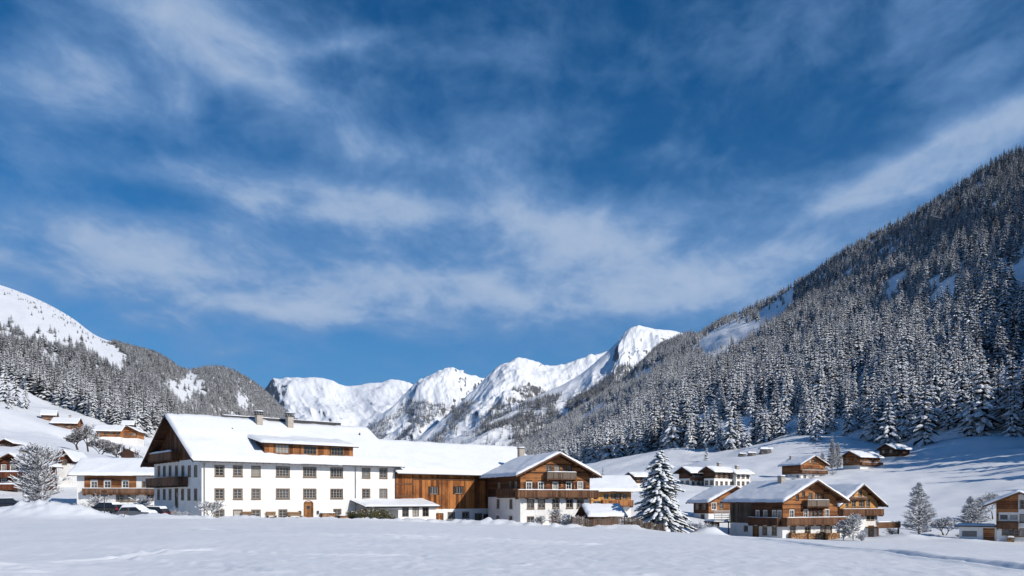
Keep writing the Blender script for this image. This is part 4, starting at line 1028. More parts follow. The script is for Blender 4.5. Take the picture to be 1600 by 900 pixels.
er = np.clip(np.minimum(np.minimum(gy, 1 - gy) * 24, gx * 9), 0, 1); Zs = AH + .165 + Y * sl_ + .22 * np.sqrt(1 - (1 - er) ** 2) * (1 + .25 * fbm(X * .7, Y * .7, 3)) * (1 - .4 * gx * 0)
me = grid_mesh('snow_cap', np.stack([X, Y, Zs], -1), m_snow); me.flip_normals() if me.polygons[200].normal.z < 0 else None; link('snow_cap', me, rf)
b = MB(); b.tube((-.6, -.66, AH + .03), (AL + .5, -.66, AH + .03), .06, .06, 6, cap=True); b.build('gutter', m_dmetal, rf)
b = MB(); b.box(.9, 2.0, AD - .12, AD - .05, 0, 2.0); b.box(2.7, 4.2, AD - .12, AD - .05, .9, 1.9); b.build('porch_door', m_brown, ax)

# ================================================================== chalets
def chalet_front_shutters(h, w, lst, ww, hh, sm): h.winpx(w, lst, ww, hh, nx=2, ny=2, fm=m_framew, shut=sm)
c2 = House('chalet', 'brown timber chalet on white walls between barn and small house, gable with two balconies', 'house', 813, 115.0, 'L', 22.6, 921, None, 7.9, 26, base=-1.45, D=13.0)
c2.winpx('front', [(829, 787.5), (846, 787.3), (868.5, 787), (890, 786.7), (906.5, 786.5)], .95, 1.2, nx=2, ny=2)
c2.winpx('front', [(829, 813)], .95, .95, nx=2, ny=2); c2.winpx('front', [(889, 813), (906, 812.5)], .8, .8, nx=2, ny=1)
c2.winpx('front', [(826.5, 759.3), (845, 759.2), (867.5, 759), (888.5, 758.8), (906.5, 758.6)], .75, 1.0, nx=2, ny=2, fm=m_framew, shut=m_dark)
c2.winpx('front', [(857.5, 733.5), (870.5, 733.3)], .85, .95, nx=2, ny=2); c2.winpx('front', [(882, 733), (890, 733)], .5, .7, nx=1, ny=2, fm=m_dark)
u, v = c2.uv('front', 868.5, 814); c2.door('front', u, 1.2, 2.2, v0=v - 1.3, arch=True)
c2.winpx('left', [(778.5, 787), (798.5, 787.5)], .85, 1.2, nx=2, ny=2); c2.winpx('left', [(778, 812), (798.5, 812.5)], .85, 1.0, nx=2, ny=2)
c2.winpx('left', [(780, 760), (797, 759), (806, 759)], .9, 1.1, nx=2, ny=2)
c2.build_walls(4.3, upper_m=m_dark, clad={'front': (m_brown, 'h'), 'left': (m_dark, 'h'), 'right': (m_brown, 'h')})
c2.build_roof(1.3, (1.5, .8), .38, seed=5.0, deck_m=m_beam)
c2.balcony('front', -.9, c2.W + .9, c2.uv('front', 868, 776)[1] - .05, 1.15, 1.0, m_rail, .1)
ua, v_ = c2.uv('front', 850.5, 748.5); ub, _ = c2.uv('front', 896, 748.5); c2.balcony('front', ua, ub, v_ + .05, 1.0, .95, m_grey, .1)
ua, v_ = c2.uv('left', 786, 774); ub, _ = c2.uv('left', 812, 774); c2.balcony('left', c2.D - 7.0, c2.D, v_ - .05, 1.0, 1.0, m_dark, 0)
p = c2.slope_pt(814, 712, -1); c2.chimney((p.x, p.y, p.z), .9, .9, 1.15, m=m_stone, cap=False)
b = MB()
for v in (c2.he - .12, c2.he + 1.05): b.box(.1 + max(0, (v - c2.he) / c2.sl), c2.W - .1 - max(0, (v - c2.he) / c2.sl), -.12, -.073, v, v + .16)
b.build('belt_beam', m_beam, c2.root, c2.frame('front', 0, 0))

c3 = House('chalet', 'weathered brown chalet with grey boarded side wall and snow roof, front right of village', 'house', 1222.5, 120.0, 'L', 25, 1308, 1141, 6.4, 26, base=-3.75)
c3.winpx('front', [(1238.5, 829.5), (1262, 829), (1286, 828), (1295.5, 827.8)], .95, 1.05, nx=2, ny=2)
c3.winpx('front', [(1237, 803), (1259, 802.5), (1292, 802)], .75, 1.1, nx=2, ny=2, fm=m_framew)
c3.winpx('front', [(1268, 803), (1275, 802.8), (1282, 802.5)], .6, 1.0, nx=1, ny=2, fm=m_dark)
c3.winpx('front', [(1266, 777), (1276, 777)], .7, .9, nx=2, ny=2); c3.winpx('front', [(1255, 772.5), (1284, 777.5), (1245.5, 777.5)], .45, .6, nx=1, ny=1, fm=m_dark)
c3.winpx('left', [(1195, 829), (1210, 829.5)], .8, 1.1, nx=2, ny=2); c3.winpx('left', [(1165.5, 825.5)], .7, .7, nx=1, ny=1)
c3.winpx('left', [(1184, 803), (1196, 803), (1210, 803.2), (1218, 803.4)], .7, 1.0, nx=2, ny=2, fm=m_framew)
u, v = c3.uv('left', 1181, 832); c3.door('left', u, 1.1, 2.1, v0=v - 1.2, m=m_brown, lights=False)
us, v = c3.uv('left', 1175.5, 800)
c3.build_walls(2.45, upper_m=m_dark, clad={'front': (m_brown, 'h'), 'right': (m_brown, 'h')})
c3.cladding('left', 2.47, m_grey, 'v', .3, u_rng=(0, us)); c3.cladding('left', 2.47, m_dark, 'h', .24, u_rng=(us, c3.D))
c3.build_roof(1.3, (1.5, .9), .36, seed=6.0)
c3.balcony('front', -.2, c3.W + 1.0, c3.uv('front', 1265, 819)[1] + .05, 1.15, 1.0, m_rail, .1)
c3.balcony('left', us + .1, c3.D - .02, c3.uv('left', 1200, 819)[1] + .02, 1.0, 1.0, m_dark, .08)
ua, v_ = c3.uv('front', 1254, 791.5); ub, _ = c3.uv('front', 1288, 791.5); c3.balcony('front', ua, ub, v_ + .05, 1.0, .95, m_grey, .08)
p = c3.slope_pt(1221, 756, -1); c3.chimney((p.x, p.y, p.z), .85, .85, 1.1, cap=False)

c4 = House('chalet', 'honey coloured timber chalet with side terrace, behind the weathered chalet', 'house', 1312, 137.0, 'L', 25, 1371, None, 6.3, 33, base=-4.2, D=11.0)
c4.winpx('front', [(1331, 771.8), (1343.5, 771)], .7, .8, nx=2, ny=2, fm=m_dark); c4.winpx('front', [(1333.5, 787), (1344.5, 786.5), (1356, 786.3)], .75, 1.1, nx=2, ny=2, fm=m_frame)
c4.winpx('front', [(1348.5, 786.5), (1323, 787)], .55, 1.1, nx=1, ny=2, fm=m_frame); c4.winpx('front', [(1356.5, 807), (1363, 807)], .65, 1.1, nx=1, ny=2)
c4.winpx('front', [(1361, 830)], 1.2, 1.8, nx=2, ny=3, fm=m_door)
c4.build_walls(4.0, upper_m=m_gold, clad={'front': (m_gold, 'h'), 'left': (m_brown, 'h'), 'right': (m_gold, 'h')})
c4.build_roof(1.3, (1.15, .8), .34, seed=8.0)
c4.balcony('front', -.4, c4.W + .3, c4.uv('front', 1340, 804)[1], 1.1, 1.0, m_rail, .08)
ua, v_ = c4.uv('front', 1324, 779.5); ub, _ = c4.uv('front', 1351, 779); c4.balcony('front', ua, ub, v_ - .05, .5, .35, m_rail, .04)
u0, v_ = c4.uv('front', 1352, 823); b = MB(); M = c4.frame('front', u0, v_)
b.box(0, 5.6, -2.6, -.02, -.2, 0); b.box(0, 5.6, -2.65, -2.55, 0, .85); b.box(5.5, 5.6, -2.55, -.02, 0, .85)
for x in (.3, 5.3): b.box(x - .1, x + .1, -2.5, -2.3, -3.2, -.2)
te = b.build('terrace', m_rail, c4.root, M); link('snow_cap', snow_cap(0, 5.6, -2.75, -2.45, .853, .16), te)

hr = House('house', 'white house with brown boarded gable bay and garage at the right edge', 'house', 1557, 122.0, 'L', -31, 1628, None, 6.2, 24.5, base=-3.95, D=11.0)
hr.winpx('front', [(1568.5, 808), (1584, 808)], 1.1, .85, nx=1, ny=1, fm=m_framew); hr.winpx('front', [(1570.5, 830.5), (1579.5, 831.5), (1588.5, 833)], .65, .9, nx=1, ny=2)
hr.winpx('front', [(1600, 788), (1600, 810), (1600, 832), (1615, 810), (1615, 832)], .9, 1.1, nx=2, ny=2)
hr.build_walls(6.2, upper_m=m_plaster)
um, vb = hr.uv('front', 1591, 822); hr.cladding('front', 2.1, m_brown, 'h', .26, u_rng=(0, um))
hr.balcony('front', .0, um, 2.1, .5, .9, m_rail, 0)
hr.build_roof(1.9, (1.8, .8), .34, seed=9.0)
b = MB(); gz = 2.15
b.box(-5.0, -.02, .4, 5.5, -.9, gz); ga = b.build('garage', m_plaster, hr.root)
b = MB(); b.box(-5.5, -.02, -.3, 5.8, gz + .003, gz + .2); b.build('garage_roof', m_dmetal, ga); link('snow_cap', snow_cap(-5.45, -.05, -.25, 5.75, gz + .203, .22), ga)
b = MB()
for i in range(6): b.box(-1.75, -.25, .34, .395, .05 + i * .32, .05 + i * .32 + .3)
b.build('garage_door', m_brown, ga)
b = MB(); b.box(-4.6, -2.6, .36, .396, .6, 1.5); b.build('window', m_glass, ga)

h4 = House('house', 'small house with honey boarded upper floor behind the low shed', 'house', 924, 140.0, 'R', 14, None, 986, 6.0, 26, base=-1.5, W=9.0)
for px, pm in ((947, m_gold), (958, m_gold), (966, m_dark), (976, m_gold)):
    u, v = h4.uv('right', px, 775.5); h4.window('right', u, v, .9, 1.0, nx=2, ny=1, fm=pm, sill=False)
h4.winpx('right', [(945, 794), (953, 794.3)], .5, .45, nx=1, ny=1); h4.winpx('right', [(932, 788)], 1.0, 1.0, nx=2, ny=1)
h4.build_walls(3.1, upper_m=m_gold); u0 = h4.uv('right', 939, 780)[0]
h4.cladding('right', 3.12, m_gold, 'h', .25, u_rng=(u0, h4.D))
h4.balcony('right', u0, h4.D, h4.uv('right', 960, 790)[1], 1.1, .95, m_brown, 0)
h4.build_roof(1.3, (1.0, 1.6), .36, seed=10.0)

sh = House('garden_shed', 'low orange boarded shed with thick snow roof behind the picket fence', 'shed', 927.5, 108.0, 'R', 12, None, 967, 2.25, 27, base=-1.75, W=4.6)
sh.build_walls(.1, upper_m=m_brown); sh.cladding('right', .12, m_barnwood, 'v', .28); sh.cladding('front', .12, m_dark, 'v', .28)
sh.build_roof(.7, (1.0, 1.0), .34, seed=11.0, purlins=False)

h6 = House('chalet', 'dark chalet with a lit window gable between the big spruce and weathered chalet', 'house', 1107, 150.0, 'L', 24, None, 1084, 5.0, 25, base=-2.6, W=11.0)
h6.winpx('front', [(1115.5, 791)], 1.0, 1.2, nx=2, ny=2, fm=m_framew); h6.winpx('left', [(1089, 791), (1100, 791)], 1.0, 1.1, nx=2, ny=2); h6.winpx('front', [(1127, 790)], .9, 1.1)
h6.winpx('left', [(1098, 808)], .9, 1.0, nx=2, ny=2)
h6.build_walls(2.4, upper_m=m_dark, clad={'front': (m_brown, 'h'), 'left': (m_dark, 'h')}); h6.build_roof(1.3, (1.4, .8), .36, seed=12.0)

# carport beside the weathered chalet
q = P(1116, 815, 126); zb = g1(q[0] + 1, q[1])
cp = empty('carport', (q[0], q[1], zb), R(12)); tag(cp, 'small open carport with snowy deck left of the weathered chalet', 'carport')
b = MB(); Hh = q[2] - zb
for x in (.1, 2.5):
    for y in (.1, 3.4): b.box(x - .07, x + .07, y - .07, y + .07, -.4, Hh - .2)
b.box(-.1, 2.7, -.1, 3.6, Hh - .2, Hh); b.build('frame', m_beam, cp)
b = MB()
for k in range(5): b.box(-.05, 2.65, -.08, -.04, Hh + .25 + k * .33, Hh + .43 + k * .33)
for x in (0, 1.3, 2.6): b.box(x - .04, x + .04, -.04, .04, Hh, Hh + 1.95)
b.build('railing', m_metal, cp); link('snow_cap', snow_cap(-.1, 2.7, -.1, 3.6, Hh + .003, .3), cp)
b = MB(); b.box(.05, 2.55, 3.3, 3.35, 0, Hh - .2); b.build('back_wall', m_dark, cp)

# ---- houses on the right hillside
def hill_house(label, near_px, Z, side, ang, px_f, px_s, base_py, he, slope, hw, m, seed, snow=.34, W=None, D=None, wf=(), wr=(), wl=(), bal=None, chim=None, over=1.1, fm=None, clad=True):
    bz = CZ - (base_py - HY) / F * Z
    h = House('chalet' if hw < he - 1 else 'house', label, 'house', near_px, Z, side, ang, px_f, px_s, he, slope, base=bz, W=W, D=D)
    for w, lst in (('front', wf), ('right', wr), ('left', wl)):
        for fu, v in lst: h.window(w, fu * h.wall(w)[2], v, .95, 1.05, nx=2, ny=2, fm=fm)
    vis = ('front', 'left') if side == 'L' else ('right', 'front')
    h.build_walls(hw, upper_m=m, low=4.0, clad={w: (m, 'h') for w in vis} if clad else None, course=.3)
    h.build_roof(over, (1.2, .8), snow, seed=seed, purlins=False)
    if bal: h.balcony(bal[0], -.3, h.wall(bal[0])[2] + .3, bal[1], 1.0, .9, m_rail, .1)
    if chim: h.chimney((h.cx + chim[0] * h.cx, chim[1] * h.D, h.zt(h.cx + chim[0] * h.cx)), .8, .8, 1.0, cap=False)
    return h
W3 = lambda v, n=3: [((i + .5) / n, v) for i in range(n)]
hill_house('brown chalet with balcony gable on white base, left of the three hillside chalets', 1251, 250, 'L', 24, 1289, 1222, 752, 5.6, 26, 2.3, m_brown, 1.3, wf=W3(3.6, 4) + W3(1.3, 3) + [(.4, 6.4), (.6, 6.4)], wl=W3(1.3, 3), bal=('front', 2.6), chim=(-.4, .9))
hill_house('brown chalet with sunlit long side, middle of the three hillside chalets', 1344, 275, 'R', 30, 1317, 1375, 733, 4.6, 27, 1.4, m_brown, 2.3, wr=W3(2.9, 4), wf=W3(2.9, 2), bal=('right', 1.5))
hill_house('dark timber chalet at the forest edge, highest of the three hillside chalets', 1398, 292, 'R', 28, 1374, 1421, 715, 3.6, 27, .4, m_dark, 3.3, wf=W3(2.3, 2))
hill_house('white roofed house with dark gable, leftmost of the row behind the big spruce', 1079, 224, 'R', 38, 1061, 1103, 762, 4.7, 29, 2.6, m_dark, 4.3, wr=W3(3.4, 3) + W3(1.2, 3), wf=W3(1.4, 2), bal=('right', 2.3))
hill_house('white roofed house with dark gable, middle of the row behind the big spruce', 1116, 220, 'R', 38, 1100, 1146, 762, 4.9, 29, 2.6, m_dark, 5.3, wr=W3(3.4, 4) + W3(1.2, 4), wf=W3(1.4, 2), chim=(0, .5))
hill_house('white walled house with snowed in roof, right end of the row behind the big spruce', 1150, 224, 'R', 34, 1138, 1172, 762, 4.4, 29, 4.2, m_dark, 6.3, wr=W3(3.2, 3) + W3(1.2, 3), wf=W3(1.4, 1), chim=(.1, .3), clad=False)
hill_house('small snow roofed hut just left of the big spruce', 992, 205, 'R', 36, 983, 1012, 766, 4.0, 28, 1.8, m_dark, 7.3, wr=W3(3.0, 2))

# ---- houses on the left
l1 = House('chalet', 'dark red brown chalet with snowy balconies at the left edge', 'house', -8, 168, 'L', 3, 46, None, 7.6, 28, base=2.6, D=11)
l1.winpx('front', [(6, 731), (20, 731), (34, 731), (6, 748), (34, 748), (6, 765), (20, 765), (34, 765)], .9, 1.2, nx=2, ny=2, fm=m_framew)
l1.build_walls(1.8, upper_m=m_dark, clad={'front': (m_redwood, 'h'), 'left': (m_dark, 'h'), 'right': (m_dark, 'h')}); l1.build_roof(1.1, (1.4, .8), .4, seed=14.0)
l1.balcony('front', -.4, l1.W + 1.2, 4.6, 1.2, 1.0, m_redwood, .3); l1.balcony('front', -.4, l1.W + 1.2, 2.0, 1.2, 1.0, m_redwood, .3)
l1.chimney((l1.cx * .8, 5, l1.zt(l1.cx * .8)), .8, .8, 1.2, cap=False)
l2 = House('house', 'house with steep dark red gable beside the snowy fruit tree', 'house', 90, 185, 'L', 10, 111, None, 10.2, 52, base=2.0, D=11)
l2.winpx('front', [(101, 722)], .8, 1.0); l2.build_walls(8.8, upper_m=m_dark, clad={'front': (m_redwood, 'h')}); l2.build_roof(.7, (.8, .6), .35, seed=15.0, purlins=False)
l5 = House('house', 'long snow roofed house with red brown upper floor, left of the inn', 'house', 120, 150, 'R', 7, None, 246, 6.0, 28, base=1.6, W=10.5)
l5.winpx('right', [(147, 757.5), (168, 757.2), (196, 757)], 1.1, 1.2, nx=2, ny=2, fm=m_framew); l5.winpx('right', [(227, 757)], 1.0, 1.0, nx=2, ny=2)
l5.winpx('right', [(187, 777.5), (197, 777.5), (207, 777.5)], 1.1, 1.3, nx=2, ny=2); l5.winpx('right', [(235, 776)], 1.1, 1.2); l5.winpx('right', [(150, 778)], 1.0, 1.2)
ua = l5.uv('right', 132, 750)[0]; ub = l5.uv('right', 213, 750)[0]
l5.build_walls(6.0); l5.cladding('right', 3.0, m_brown, 'h', .26, u_rng=(ua, ub)); l5.cladding('front', 6.02, m_dark, 'v', .3)
l5.balcony('right', ua, l5.D - .2, l5.uv('right', 180, 771.5)[1], 1.1, 1.0, m_rail, .1)
l5.build_roof(1.2, (1.2, .8), .4, seed=16.0)
for fx in (.18, .3, .42, .6): 
    pass
hill_house('brown hillside chalet, uppermost of the cluster on the left meadow', 66, 372, 'R', 25, 58, 86, 662, 4.6, 27, 1.0, m_brown, 8.3, wr=W3(3, 3), W=9, over=1.3)
hill_house('long brown hillside chalet just below the uppermost one on the left meadow', 83, 350, 'R', 16, 77, 119, 677, 5.0, 26, 1.8, m_brown, 9.3, wr=W3(3.2, 5), W=10, over=1.3, chim=(0, .6))
hill_house('long brown house beside bare trees on the left meadow', 150, 345, 'R', 12, None, 188, 688, 4.6, 26, 1.6, m_brown, 10.3, wr=W3(3, 4), W=10, over=1.3)
hill_house('gabled brown chalet on the left meadow, nearest the inn roof', 186, 352, 'L', 8, 214, None, 690, 5.0, 27, 1.6, m_brown, 11.3, wf=W3(3.2, 4), D=10, over=1.3)
hill_house('small dark hut above the others on the left meadow', 193, 380, 'R', 20, 188, 207, 674, 3.6, 28, .5, m_dark, 12.3, W=7)
hill_house('grey gabled hut with small cross behind the long snow roofed house', 206, 230, 'L', 20, 222, 190, 736, 4.2, 30, 2.0, m_dark, 13.3, wf=W3(3.0, 2))
hill_house('snowed in hut roof peeping over the left chalet', 2, 230, 'L', 5, 18, None, 712, 4.0, 26, 1.0, m_dark, 14.3, wf=W3(2.6, 2), D=8)
#@@DETAILS
# ------------------------------------------------------------------ trees and shrubs in the village
def big_spruce(seed, H, Rm, tiers=27):
    """large garden spruce: each bough carries side twigs and lumps of snow"""
    r = random.Random(seed); cr = MB(); sn = MB()
    def blade(a, b, w, mb):
        a = Vector(a); b = Vector(b); d = b - a; s = Vector((-d.y, d.x, 0)); s = s.normalized() * w if s.length > 1e-6 else Vector((w, 0, 0))
        m_ = a + d * .55; dn = Vector((0, 0, -w * .5))
        mb.add([a, m_ + s + dn, b, m_ - s + dn, m_ + Vector((0, 0, w * .15))], [(0, 1, 4), (1, 2, 4), (2, 3, 4), (3, 0, 4)])
    def pad(c, d, l, w, t):
        d = Vector((d[0], d[1], 0)).normalized(); s = Vector((-d.y, d.x, 0)); n = 7; c = Vector(c)
        tilt = -.35
        ring = [c + d * (l * math.cos(6.283 * k / n) * r.uniform(.8, 1.15)) + s * (w * math.sin(6.283 * k / n) * r.uniform(.8, 1.15)) for k in range(n)]
        ring = [p + UP * (tilt * (p - c).dot(d)) for p in ring]; mid = [c + (p - c) * .62 + UP * t * .8 for p in ring]
        vs = ring + mid + [c + UP * t]
        sn.add(vs, [(k, (k + 1) % n, n + (k + 1) % n, n + k) for k in range(n)] + [(n + k, n + (k + 1) % n, 2 * n) for k in range(n)])
    for i in range(tiers):
        f = (i + r.uniform(-.2, .2)) / tiers; f = max(0, f); h = H * (.05 + .94 * f ** .95)
        rad = Rm * (1 - f) ** .70 * r.uniform(.85, 1.1) * (.66 + .34 * min(1, f / .14)) + .12
        nb = max(5, int(17 * (1 - f) ** .5))
        off = r.uniform(0, 6.28)
        for k in range(nb):
            a = off + 6.283 * (k + r.uniform(-.35, .35)) / nb; L = rad * r.uniform(.6, 1.2) * (1 + .09 * math.sin(a * 2 + h * .9 + 1) + .09 * math.sin(a * 3 - h * 1.7)); dx, dy = math.cos(a), math.sin(a)
            dr = (.30 * (1 - f) + .12) * r.uniform(.5, 1.4); z0 = h + r.uniform(-.12, .12)
            pos = lambda s: Vector((dx * s * L, dy * s * L, z0 + L * dr * (.25 * s - 1.1 * s ** 1.6)))
            cr.tube(pos(0), pos(.6), .035, .02, 4, 1); ns = max(3, int(L / .26))
            blade(pos(.5), pos(1.05), .10 + .05 * L * .5, cr)
            for j in range(1, ns + 1):
                s = .15 + .85 * j / ns; p0 = pos(s); tl = (.18 + .30 * L * .35 * (1.15 - s)) * r.uniform(.7, 1.3)
                for sg in (-1, 1):
                    fa = a + sg * r.uniform(.6, 1.1); blade(p0, p0 + Vector((math.cos(fa) * tl, math.sin(fa) * tl, -tl * r.uniform(.15, .7))), .09 + .05 * r.random(), cr)
                blade(p0, p0 + Vector((dx * tl * .5, dy * tl * .5, -tl * .9)), .1, cr)
                if r.random() < .85: pad(p0 + Vector((r.uniform(-.08, .08), r.uniform(-.08, .08), .03)), (dx, dy), r.uniform(.22, .52) * (.5 + .5 * min(1, L)), r.uniform(.16, .34) * (.5 + .5 * min(1, L)), r.uniform(.08, .18))
    return cr, sn
m_spruce = mat('garden_spruce_needles', (0.02, 0.035, 0.018), .85, .15)
_oi = nd(m_spruce, 'ShaderNodeNewGeometry'); lk(m_spruce, ramp(m_spruce, _oi.outputs['Random Per Island'], [(0.0, (0.010, 0.016, 0.009)), (.6, (0.026, 0.042, 0.018)), (1.0, (0.055, 0.075, 0.028))]), bsdf(m_spruce).inputs['Base Color'])
q = P(1031, 831, 108); zb = g1(q[0], q[1]); Hs = CZ - (702 - HY) / F * 108 - zb
e = empty('spruce_tree', (q[0], q[1], zb)); tag(e, 'tall snow laden garden spruce standing by the picket fence', 'tree')
cr, sn = big_spruce(3, Hs, 3.85, 38); link('crown', cr.mesh('crown', [m_spruce, m_bark]), e)
link('snow_load', sn.mesh('snow_load', [m_tsnow], True), e); b = MB(); b.tube((0, 0, -.5), (0, 0, Hs * .97), .26, .02, 8); b.build('trunk', m_bark, e)

def bare_tree(seed, H, spread, levels=5, r0=.14, upw=.35, snow=.5, stems=1, kids=(3, 4), conical=False, fine=1.0, trunk_f=.28):
    r = random.Random(seed); wd = MB(); sn = MB(); tw = MB()
    def seg(p, d, L, rad, lv):
        n = 2 if lv > 1 else 1; cur = p
        for k in range(n):
            d = (d + Vector((r.uniform(-.22, .22), r.uniform(-.22, .22), r.uniform(-.10, .20) * upw))).normalized(); nx_ = cur + d * (L / n); ra = rad * (1 - .3 * k / n); rb = rad * (1 - .3 * (k + 1) / n)
            (wd if lv > 1 else tw).tube(cur, nx_, max(ra, .012 * fine), max(rb, .009 * fine), 5 if lv >= levels - 1 else 3)
            if r.random() < snow and abs(d.z) < .86:
                o = UP * (ra * .7 + .015); w = ra + r.uniform(.015, .045); s = Vector((-d.y, d.x, 0)); s = s.normalized() * w if s.length > .01 else Vector((w, 0, 0))
                t = UP * r.uniform(.03, .08); sn.add([cur + o - s, cur + o + s, nx_ + o + s * .8, nx_ + o - s * .8, cur + o + t, nx_ + o + t], [(0, 4, 5, 3), (4, 1, 2, 5), (0, 1, 4), (3, 5, 2)])
            cur = nx_
            if lv > 0 and (k == 0 and lv < levels):
                branch(cur, d, L, rb, lv, 1)
        if lv > 0: branch(cur, d, L, rad * .7, lv, r.randint(*kids))
    def branch(p, d, L, rad, lv, n):
        az = r.uniform(0, 6.28)
        for k in range(n):
            a = az + 6.283 * k / n + r.uniform(-.5, .5); side = Vector((math.cos(a), math.sin(a), 0)); out = r.uniform(.45, 1.0) * (.75 if conical else spread)
            nd_ = (d * r.uniform(.5, .9) + side * out + UP * r.uniform(-.15, .45) * upw).normalized()
            seg(p, nd_, L * r.uniform(.62, .86), rad * r.uniform(.55, .75), lv - 1)
    if conical:
        wd.tube((0, 0, -.3), (0, 0, H), r0, .02, 6); n = int(H * 17) if conical == True else max(46, int(H * 12))
        for k in range(n):
            f = (k + r.random()) / n; z = H * (.08 + .9 * f); a = r.uniform(0, 6.28); L = spread * ((1 - f) ** .7 if conical == True else math.sin(math.pi * (.15 + .8 * f)) ** .8) * r.uniform(.5, 1.1) + .15
            seg(Vector((0, 0, z)), Vector((math.cos(a), math.sin(a), r.uniform(.0, .5) if conical == True else r.uniform(.3, 1.2))).normalized(), L * .55, .03, 2)
    else:
        for k in range(stems):
            a = r.uniform(0, 6.28); lean = .12 if stems == 1 else .5
            seg(Vector((r.uniform(-.2, .2) * (stems > 1), r.uniform(-.2, .2) * (stems > 1), -.25)), Vector((math.cos(a) * lean, math.sin(a) * lean, 1)).normalized(), H * trunk_f, r0, levels)
    # scale to the wanted height
    zmax = max(v[2] for v in tw.v + wd.v); f = H / zmax
    for mb in (wd, tw, sn): mb.v = [(x * f, y * f, z * f) for x, y, z in mb.v]
    return wd, tw, sn
def plant_tree(name, label, cat, px, Z, top_py, seed, spread, base_py=None, group=None, twig_m=None, names=('trunk', 'crown'), **k):
    q = P(px, 800, Z); zb = g1(q[0], q[1]); H = max(CZ - (top_py - HY) / F * Z - zb, 2.4 if Z > 200 else 0.9)
    wd, tw, sn = bare_tree(seed, H, spread, **k)
    e = empty(name, (q[0], q[1], zb - .05)); tag(e, label, cat, group)
    wd.build(names[0], m_bark, e); tw.build(names[1], twig_m or m_twig, e)
    if sn.f: sn.build('snow_load', m_tsnow, e)
    return e
plant_tree('fruit_tree', 'wide snow covered broadleaf tree before the left edge chalet', 'tree', 60, 97, 690, 41, 3.6, conical='round', r0=.2, upw=.4, snow=.95, kids=(3, 4), fine=1.6)
plant_tree('larch_tree', 'tall bare frosted tree right of the honey coloured chalet', 'tree', 1436, 138, 752, 42, 2.7, conical=True, r0=.16, snow=.6, kids=(3, 4), fine=1.6)
plant_tree('larch_tree', 'slim frosted bare tree, left one beside the house at the right edge', 'tree', 1517, 150, 774, 43, 2.0, conical=True, r0=.12, snow=.6, fine=1.6)
plant_tree('larch_tree', 'slim frosted bare tree, middle one beside the house at the right edge', 'tree', 1531, 152, 776, 44, 2.0, conical=True, r0=.12, snow=.6, fine=1.6)
plant_tree('bare_tree', 'loose frosted tree rising just behind the right edge house roof', 'tree', 1551, 158, 768, 45, .8, levels=5, r0=.12, snow=.5, fine=1.6)
plant_tree('bare_tree', 'small frosted bush tree alone on the slope left of the right edge house', 'tree', 1476, 142, 806, 46, .8, levels=4, r0=.08, snow=.6, stems=3, fine=1.5)
plant_tree('bare_tree', 'grey bare tree above the long snow roofed house, left one', 'tree', 122, 250, 672, 47, .75, levels=5, r0=.22, snow=.4, stems=2, fine=3.0)
plant_tree('bare_tree', 'grey bare tree above the long snow roofed house, tall middle one', 'tree', 138, 255, 662, 48, .7, levels=5, r0=.24, snow=.4, fine=3.0)
plant_tree('bare_tree', 'grey bare tree above the long snow roofed house, right one', 'tree', 157, 262, 684, 49, .8, levels=5, r0=.2, snow=.4, stems=2, fine=3.0)
plant_tree('bare_tree', 'low bare bush tree by the gabled hut above the long roof', 'tree', 185, 270, 690, 50, .9, levels=4, r0=.18, snow=.4, stems=3, fine=3.0)
for k_, (px, tp, Z) in enumerate(((1285, 706, 262), (1300, 680, 275), (1309, 690, 278))):
    plant_tree('larch_tree', ['short frosted larch between the left and middle hillside chalets', 'tallest frosted larch between the left and middle hillside chalets', 'slim frosted larch touching the middle hillside chalet'][k_], 'tree', px, Z, tp, 52 + k_, 1.6, conical=True, r0=.14, snow=.5, fine=2.4)
plant_tree('shrub', 'bare shrub at the sunlit corner of the inn', 'shrub', 329, 96.5, 779, 60, .7, levels=4, r0=.05, snow=.35, stems=6, kids=(2, 3), fine=1.4, names=('stems', 'twigs'), trunk_f=.4)
